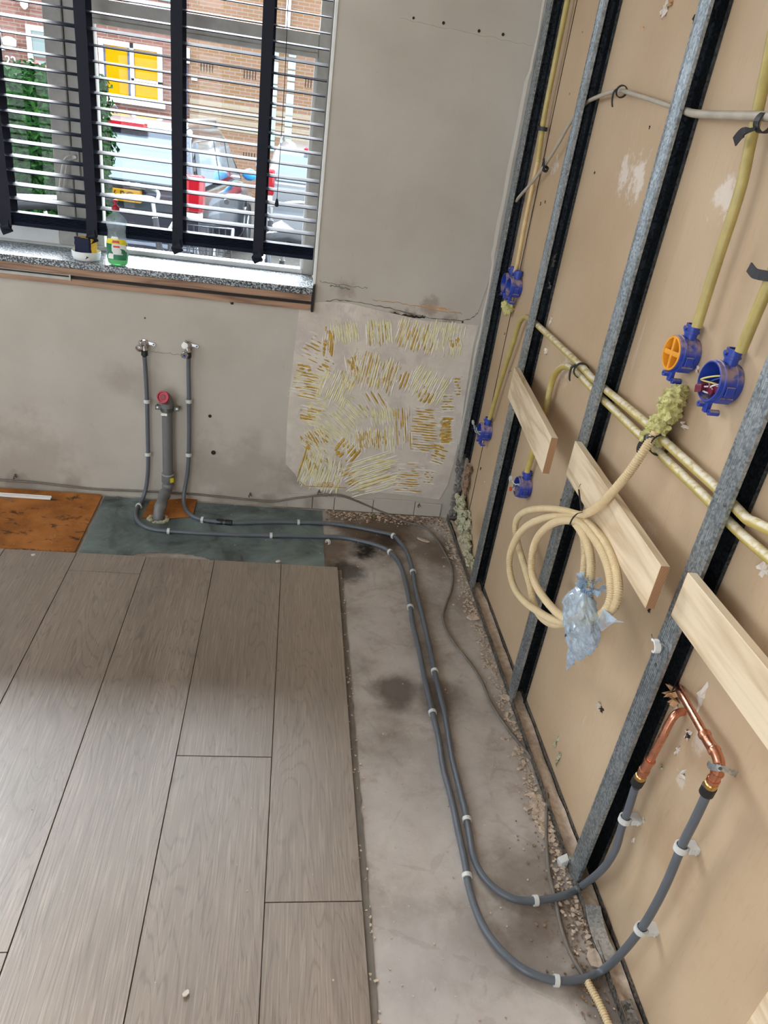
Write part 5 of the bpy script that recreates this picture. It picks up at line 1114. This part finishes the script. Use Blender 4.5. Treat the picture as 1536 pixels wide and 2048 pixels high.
for (px, py) in [(414, 135), (500, 150), (498, 313), (622, 168)]:
    c = hB(px, py)
    for k in range(5): MB().box((c.x+(k-2)*.058-.009, YF-.026, c.z-.075), (c.x+(k-2)*.058+.009, YF-.0205, c.z+.075)).build('vent_slot', M['hole'], h2, 0)
for (px0, px1, pt, pb) in [(541, 553, 116, 305), (572, 587, 108, 300)]:
    a, b = hB(px0, pt), hB(px1, pb); X0, X1 = hB((px0), (pt+pb)/2).x, hB(px1, (pt+pb)/2).x; z = b.z; 
    gb0 = None
    while z < a.z:
        MB().box((X0, YF-.045, z+.012), (X1, YF-.005, z+.20)).build('glass_block', M['glassblock'], h2, 0, .015); z += .212
a = hB(575, 60); MB().cyl((a.x, YF-.1, 2.45), (a.x, YF-.1, 4.9), .05, 10).build('drainpipe', M['painted'], h2, 40)
c = hB(389, 156); MB().box((c.x-.06, YF-.06, c.z-.05), (c.x+.06, YF-.02, c.z+.05)).build('door_bell', M['white'], h2, 0, .01)

# ---- hedge: leaf clumps over a stem core
hx0, hx1, hy0, hy1, hz = -4.6, -2.16, 2.55, 3.35, 1.47
hd = thing('garden_hedge', ((hx0+hx1)/2, 2.9, ZN), 'clipped green hedge left outside the window', 'hedge')
rr = random.Random(5); vs = []; fs = []
def leafq(p, n, s):
    u_, w_ = frame(n); a = rr.uniform(0, 6.3); u2 = math.cos(a)*u_+math.sin(a)*w_; w2_ = n.cross(u2); o = len(vs)
    vs.extend([tuple(p-u2*s), tuple(p+w2_*s*.5+n*s*.3), tuple(p+u2*s), tuple(p-w2_*s*.5+n*s*.3)]); fs.append((o, o+1, o+2, o+3))
for k in range(42000):
    f_ = rr.random()
    if f_ < .55: p = V((rr.uniform(hx0, hx1), hy0+.05*noise.noise(V((rr.random()*9, 1, 1))), rr.uniform(ZN, hz))); n = V((0, -1, .3))
    elif f_ < .80: p = V((rr.uniform(hx0, hx1), rr.uniform(hy0, hy1), hz)); n = V((0, 0, 1))
    else: p = V((hx1, rr.uniform(hy0, hy1), rr.uniform(ZN, hz))); n = V((1, 0, .3))
    bump_ = noise.noise(p*5)*.07; n = (n+V((rr.gauss(0, .6), rr.gauss(0, .6), rr.gauss(0, .6)))).normalized()
    leafq(p+V((bump_, -abs(bump_), bump_))+V((rr.gauss(0, .02), rr.gauss(0, .02), rr.gauss(0, .02))), n, rr.uniform(.016, .034))
lo = MB(); lo.v = vs; lo.f = fs; o = lo.build('leaves', M['hedge'], hd, 0); o['kind'] = 'stuff'
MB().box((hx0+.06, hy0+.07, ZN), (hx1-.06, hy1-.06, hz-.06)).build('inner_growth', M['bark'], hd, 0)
fw = MB()
for k in range(26): p = B(rr.uniform(68, 118), rr.uniform(138, 158), 3.5); fw.blob(p, (.05, .05, .05), 1, .4, 20, k)
fw.tube([B(95, 150, 3.5), V((B(95, 150, 3.5).x, 3.5, ZN))], .02, 6); tag(fw.build('flower_bush', M['flower'], None, 0), 'orange-red flowers showing over the hedge', 'flowers', None, 'stuff')

# ---- cars
def carloft(mb, secs):
    n = len(secs[0]); o = len(mb.v)
    for s_ in secs: mb.v += [tuple(p) for p in s_]
    for i in range(len(secs)-1):
        for k in range(n): mb.f.append((o+i*n+k, o+i*n+(k+1) % n, o+(i+1)*n+(k+1) % n, o+(i+1)*n+k))
    mb.f.append(tuple(o+k for k in range(n))[::-1]); mb.f.append(tuple(o+(len(secs)-1)*n+k for k in range(n)))
def rrect(x0, x1, z0, z1, r, y, n=4):
    out_ = []
    for (cx, cz, a0) in ((x1-r, z1-r, 0), (x0+r, z1-r, PI/2), (x0+r, z0+r, PI), (x1-r, z0+r, 1.5*PI)):
        for k in range(n+1): a = a0+PI/2*k/n; out_.append(V((cx+r*math.cos(a), y, cz+r*math.sin(a))))
    return out_
def car(xc, yr, w, hgt, L, paint, label, plate=None, tall=True, rot=0):
    t = thing('parked_car', (xc, yr+L/2, ZG), label, 'car'); hw = w/2; z = lambda v: ZG+v
    Rm = Matrix.Translation((xc, yr, 0)) @ Matrix.Rotation(rot, 4, 'Z')
    def fin(mb, name, mat, par=t, sm=40, bev=0):
        mb.v = [tuple(Rm @ V(v)) for v in mb.v]; return mb.build(name, M[mat], par, sm, bev)
    b_ = MB(); belt = hgt*.63
    carloft(b_, [rrect(-hw*.93, hw*.93, z(.30), z(belt-.03), .12, 0.02), rrect(-hw*.99, hw*.99, z(.22), z(belt), .14, .12), rrect(-hw, hw, z(.2), z(belt+.02), .14, .5), rrect(-hw, hw, z(.2), z(belt), .14, L*.6), rrect(-hw*.99, hw*.99, z(.2), z(belt-.06), .14, L*.75), rrect(-hw*.94, hw*.94, z(.22), z(belt-.16), .14, L*.95), rrect(-hw*.85, hw*.85, z(.28), z(belt-.24), .1, L)])
    bod = fin(b_, 'body', paint, t, 50)
    g_ = MB(); rear = .10 if tall else .55; rf = rear+(.26 if tall else .5)
    carloft(g_, [rrect(-hw*.90, hw*.90, z(belt-.10), z(belt+.02), .05, rear-.04), rrect(-hw*.88, hw*.88, z(belt-.08), z(belt+.05), .06, rear), rrect(-hw*.78, hw*.78, z(belt-.08), z(hgt-.05), .10, rf), rrect(-hw*.76, hw*.76, z(belt-.08), z(hgt), .12, rf+.35), rrect(-hw*.76, hw*.76, z(belt-.08), z(hgt), .12, L*.50), rrect(-hw*.78, hw*.78, z(belt-.08), z(hgt-.08), .12, L*.58), rrect(-hw*.88, hw*.88, z(belt-.1), z(belt), .06, L*.76)])
    fin(g_, 'cabin', paint, t, 50)
    rw = MB(); zb_, zt_ = z(belt+.06), z(hgt-.13); yb, yt = rear+.01, rf-.03
    rw.add([(-hw*.74, yb-.03, zb_), (hw*.74, yb-.03, zb_), (hw*.66, yt-.045, zt_), (-hw*.66, yt-.045, zt_), (-hw*.74, yb+.05, zb_), (hw*.74, yb+.05, zb_), (hw*.66, yt+.05, zt_), (-hw*.66, yt+.05, zt_)], [(0, 1, 2, 3), (7, 6, 5, 4), (0, 4, 5, 1), (1, 5, 6, 2), (2, 6, 7, 3), (3, 7, 4, 0)])
    fin(rw, 'rear_window', 'carglass', t, 0, .02)
    for s_ in (-1, 1):
        for (ya, yb2, ya2, yb3) in ((rf+.10, L*.34, rf+.22, L*.34), (L*.355, L*.52, L*.355, L*.50), (L*.53, L*.66, L*.52, L*.55)):
            m_ = MB(); zb2, zt2 = z(belt+.05), z(hgt-.14); xb, xt = hw*.885, hw*.795
            m_.add([(s_*xb, ya, zb2), (s_*xb, yb2, zb2), (s_*xt, yb3, zt2), (s_*xt, ya2, zt2), (s_*(xb-.04), ya, zb2), (s_*(xb-.04), yb2, zb2), (s_*(xt-.04), yb3, zt2), (s_*(xt-.04), ya2, zt2)], [(0, 1, 2, 3), (7, 6, 5, 4), (0, 4, 5, 1), (1, 5, 6, 2), (2, 6, 7, 3), (3, 7, 4, 0)]); fin(m_, 'side_window', 'carglass', t, 0)
        tl = MB(); tl.box((s_*hw*.74, -.01, z(belt-.14)), (s_*hw*.985, .16, z(belt+.20))); fin(tl, 'taillight', 'taillight', t, 30, .03)
        tl = MB(); tl.box((s_*hw*.76, -.02, z(belt-.21)), (s_*hw*.97, .14, z(belt-.145))); fin(tl, 'taillight_lens', 'lampclear', t, 30, .01)
        mi = MB(); mi.blob((s_*(hw+.09), L*.62, z(belt+.06)), (.10, .07, .075), 2, 0, 1); fin(mi, 'mirror', 'skyblue' if paint == 'carblue' else paint, t, 60)
        for yy in (L*.17, L*.80):
            wh = MB(); wh.lathe([(-.10, .18), (-.10, .30), (-.07, .33), (.07, .33), (.10, .30), (.10, .18)], (s_*(hw-.10), yy, z(.33)), (1, 0, 0), 24); wo = fin(wh, 'wheel', 'tyre', t, 40)
            rm = MB(); rm.lathe([(0, .19), (.02, .18), (.03, .05), (.03, 0)], (s_*hw*.995, yy, z(.33)), (s_, 0, 0), 20); fin(rm, 'rim', 'bikesilver', wo, 40)
        if tall: rl = MB(); rl.tube([(s_*hw*.68, rf+.1, z(hgt-.02)), (s_*hw*.68, rf+.2, z(hgt+.05)), (s_*hw*.68, L*.5, z(hgt+.05)), (s_*hw*.68, L*.53, z(hgt-.02))], .015, 8); fin(rl, 'roof_rail', 'bikesilver', t, 50)
    bp = MB(); bp.box((-hw*.96, -.08, z(.28)), (hw*.96, .18, z(.56))); fin(bp, 'bumper', paint, t, 30, .05)
    br = MB(); br.box((-.24, rf-.10, z(hgt-.075)), (.24, rf+.02, z(hgt-.02))); fin(br, 'brake_light', 'taillight', t, 0, .01)
    if plate:
        p_ = MB(); zc = z(belt-.06); p_.box((-.26, -.045, zc-.055), (.26, .03, zc+.055)); po = fin(p_, 'number_plate', 'plate', t, 0, .004)
        text('plate_text', plate, .105, M['platetext'], po, Rm @ Matrix.Translation((.0, -.047, zc)) @ Matrix.Rotation(PI/2, 4, 'X'), .001)
        hb = MB(); hb.box((-.30, -.02, zc+.075), (.30, .03, zc+.11)); fin(hb, 'hatch_trim', 'bikesilver', t, 0, .008)
    return t
YC = 5.2
car((B(250, 383, YC).x-.10), YC, 1.74, 1.62, 4.3, 'carblue', 'dark blue estate car parked outside with a yellow rear number plate', '4-XV-BG', True, math.radians(-4))
car(B(620, 380, 8.6).x+.12, 8.6, 1.70, 1.46, 3.9, 'carwhite', 'silver-white hatchback parked further along the street at right', None, True, 0)
bp_ = B(352, 232, YC+1.2); rk = None

# ---- bicycles by the window
def bicycle(x, y, rot, label, basket=True, frame_m='bikedark', bag=False, zoff=0):
    t = thing('bicycle', (x, y, ZN), label, 'bicycle', 'bicycles outside the window'); Rm = Matrix.Translation((x, y, ZN)) @ Matrix.Rotation(rot, 4, 'Z')
    def fin(mb, name, mat, par=t, sm=50, bev=0):
        mb.v = [tuple(Rm @ V(v)) for v in mb.v]; return mb.build(name, M[mat], par, sm, bev)
    for xw in (-.54, .54):
        w = MB(); w.tube([(xw+.33*math.cos(a), 0, .35+.33*math.sin(a)) for a in [2*PI*k/36 for k in range(36)]], .02, 8, True); wo = fin(w, 'wheel', 'tyre')
        s_ = MB()
        for k in range(18): a = 2*PI*k/18; s_.tube([(xw, .02*(-1)**k, .35), (xw+.32*math.cos(a), 0, .35+.32*math.sin(a))], .0012, 4)
        s_.cyl((xw, -.03, .35), (xw, .03, .35), .02, 10); fin(s_, 'spokes', 'bikesilver', wo)
        m_ = MB(); m_.ribbon([(xw+.375*math.cos(a), 0, .35+.375*math.sin(a)) for a in [(.3+2.4*k/14) if xw < 0 else (.5+2.0*k/14) for k in range(15)]], (0, 1, 0), .05, .002); fin(m_, 'mudguard', 'bikesilver')
    f = MB(); f.tube([(-.54, 0, .35), (-.12, 0, .30)], .012, 8); f.tube([(-.54, 0, .35), (-.22, 0, .70)], .009, 8); f.tube([(-.12, 0, .30), (-.25, 0, .84)], .016, 10); f.tube([(-.12, 0, .30), (.38, 0, .72)], .018, 10); f.tube(cr([(-.19, 0, .58), (.1, 0, .62), (.36, 0, .80)], 5), .015, 10); f.tube([(.35, 0, .68), (.31, 0, .98)], .018, 10); f.tube(cr([(.36, 0, .68), (.44, 0, .5), (.54, 0, .35)], 5), .012, 8)
    fin(f, 'frame', frame_m)
    s_ = MB(); s_.tube([(-.25, 0, .84), (-.28, 0, .95)], .012, 8); fin(s_, 'seat_post', 'bikesilver')
    s_ = MB(); s_.add([V((-.42+.28*u_, v_*(.10*(1-u_)**1.4+.022), .975+.02*u_-abs(v_)*.02)) for u_ in [i/8 for i in range(9)] for v_ in (-1, -.5, 0, .5, 1)], [(i*5+k, i*5+k+1, i*5+k+6, i*5+k+5) for i in range(8) for k in range(4)])
    so = fin(s_, 'saddle', 'bikedark'); md = so.modifiers.new('pad', 'SOLIDIFY'); md.thickness = .05; md.offset = -1
    hb = MB(); hb.tube([(.31, 0, .98), (.30, 0, 1.06)], .012, 8); hb.tube(cr([(.10, -.30, 1.10), (.20, -.28, 1.11), (.31, -.16, 1.10), (.32, 0, 1.07), (.31, .16, 1.10), (.20, .28, 1.11), (.10, .30, 1.10)], 6), .011, 8); fin(hb, 'handlebar', 'bikesilver')
    for s__ in (-1, 1): g_ = MB(); g_.tube([(.02, s__*.305, 1.095), (.14, s__*.30, 1.105)], .016, 10); fin(g_, 'grip', 'bikedark')
    rc = MB()
    for yy in (-.07, 0, .07): rc.tube([(-.82, yy, .78), (-.30, yy, .78)], .005, 6)
    rc.tube([(-.80, -.07, .78), (-.54, -.04, .35)], .005, 6); rc.tube([(-.80, .07, .78), (-.54, .04, .35)], .005, 6); fin(rc, 'carrier', 'bikedark')
    if basket:
        b_ = MB(); X0, X1, Y0, Y1, Z0, Z1 = .40, .74, -.2, .2, .70, .93
        for z in [Z0+.0+k*.046 for k in range(6)]: b_.tube([(X0, Y0, z), (X1, Y0, z), (X1, Y1, z), (X0, Y1, z)], .004, 5, True)
        for k in range(10):
            u_ = k/9
            for (xx, yy) in ((X0+(X1-X0)*u_, Y0), (X0+(X1-X0)*u_, Y1), (X0, Y0+(Y1-Y0)*u_), (X1, Y0+(Y1-Y0)*u_)): b_.tube([(xx, yy, Z0), (xx, yy, Z1)], .004, 5)
            b_.tube([(X0, Y0+(Y1-Y0)*u_, Z0), (X1, Y0+(Y1-Y0)*u_, Z0)], .004, 5)
        fin(b_, 'basket', 'bikedark')
        r_ = MB(); r_.tube([(X0-.01, Y0-.01, Z1), (X1+.01, Y0-.01, Z1), (X1+.01, Y1+.01, Z1), (X0-.01, Y1+.01, Z1)], .009, 8, True); fin(r_, 'basket_rim', 'bikesilver')
    if bag:
        for s__ in (-1, 1): b_ = MB(); b_.box((-.80, s__*.08, .42), (-.40, s__*.20, .78)); fin(b_, 'pannier', 'tyre', t, 30, .04)
    return t
bicycle(-1.86, 1.75, math.radians(4), 'bicycle with a wire basket parked along the window', True)
bicycle(-.86, 1.95, math.radians(100), 'bicycle with dark panniers parked at the right of the window', False, 'bikedark', True)
bicycle(-2.55, 1.15, math.radians(184), 'bicycle at the far left of the window, only its silver parts showing', False, 'bikesilver')
c = V((-.52, .98, ZN)); bn = thing('ribbed_bin', c, 'ribbed grey metal bin outside the right end of the window', 'bin')
MB().lathe([(0, .13), (.02, .14)]+[(.04+.02*k, .142+.004*(k % 2)) for k in range(36)]+[(.78, .15), (.78, .13), (.1, .12), (.1, .001)], c, (0, 0, 1), 28).build('drum', M['bikesilver'], bn, 30)
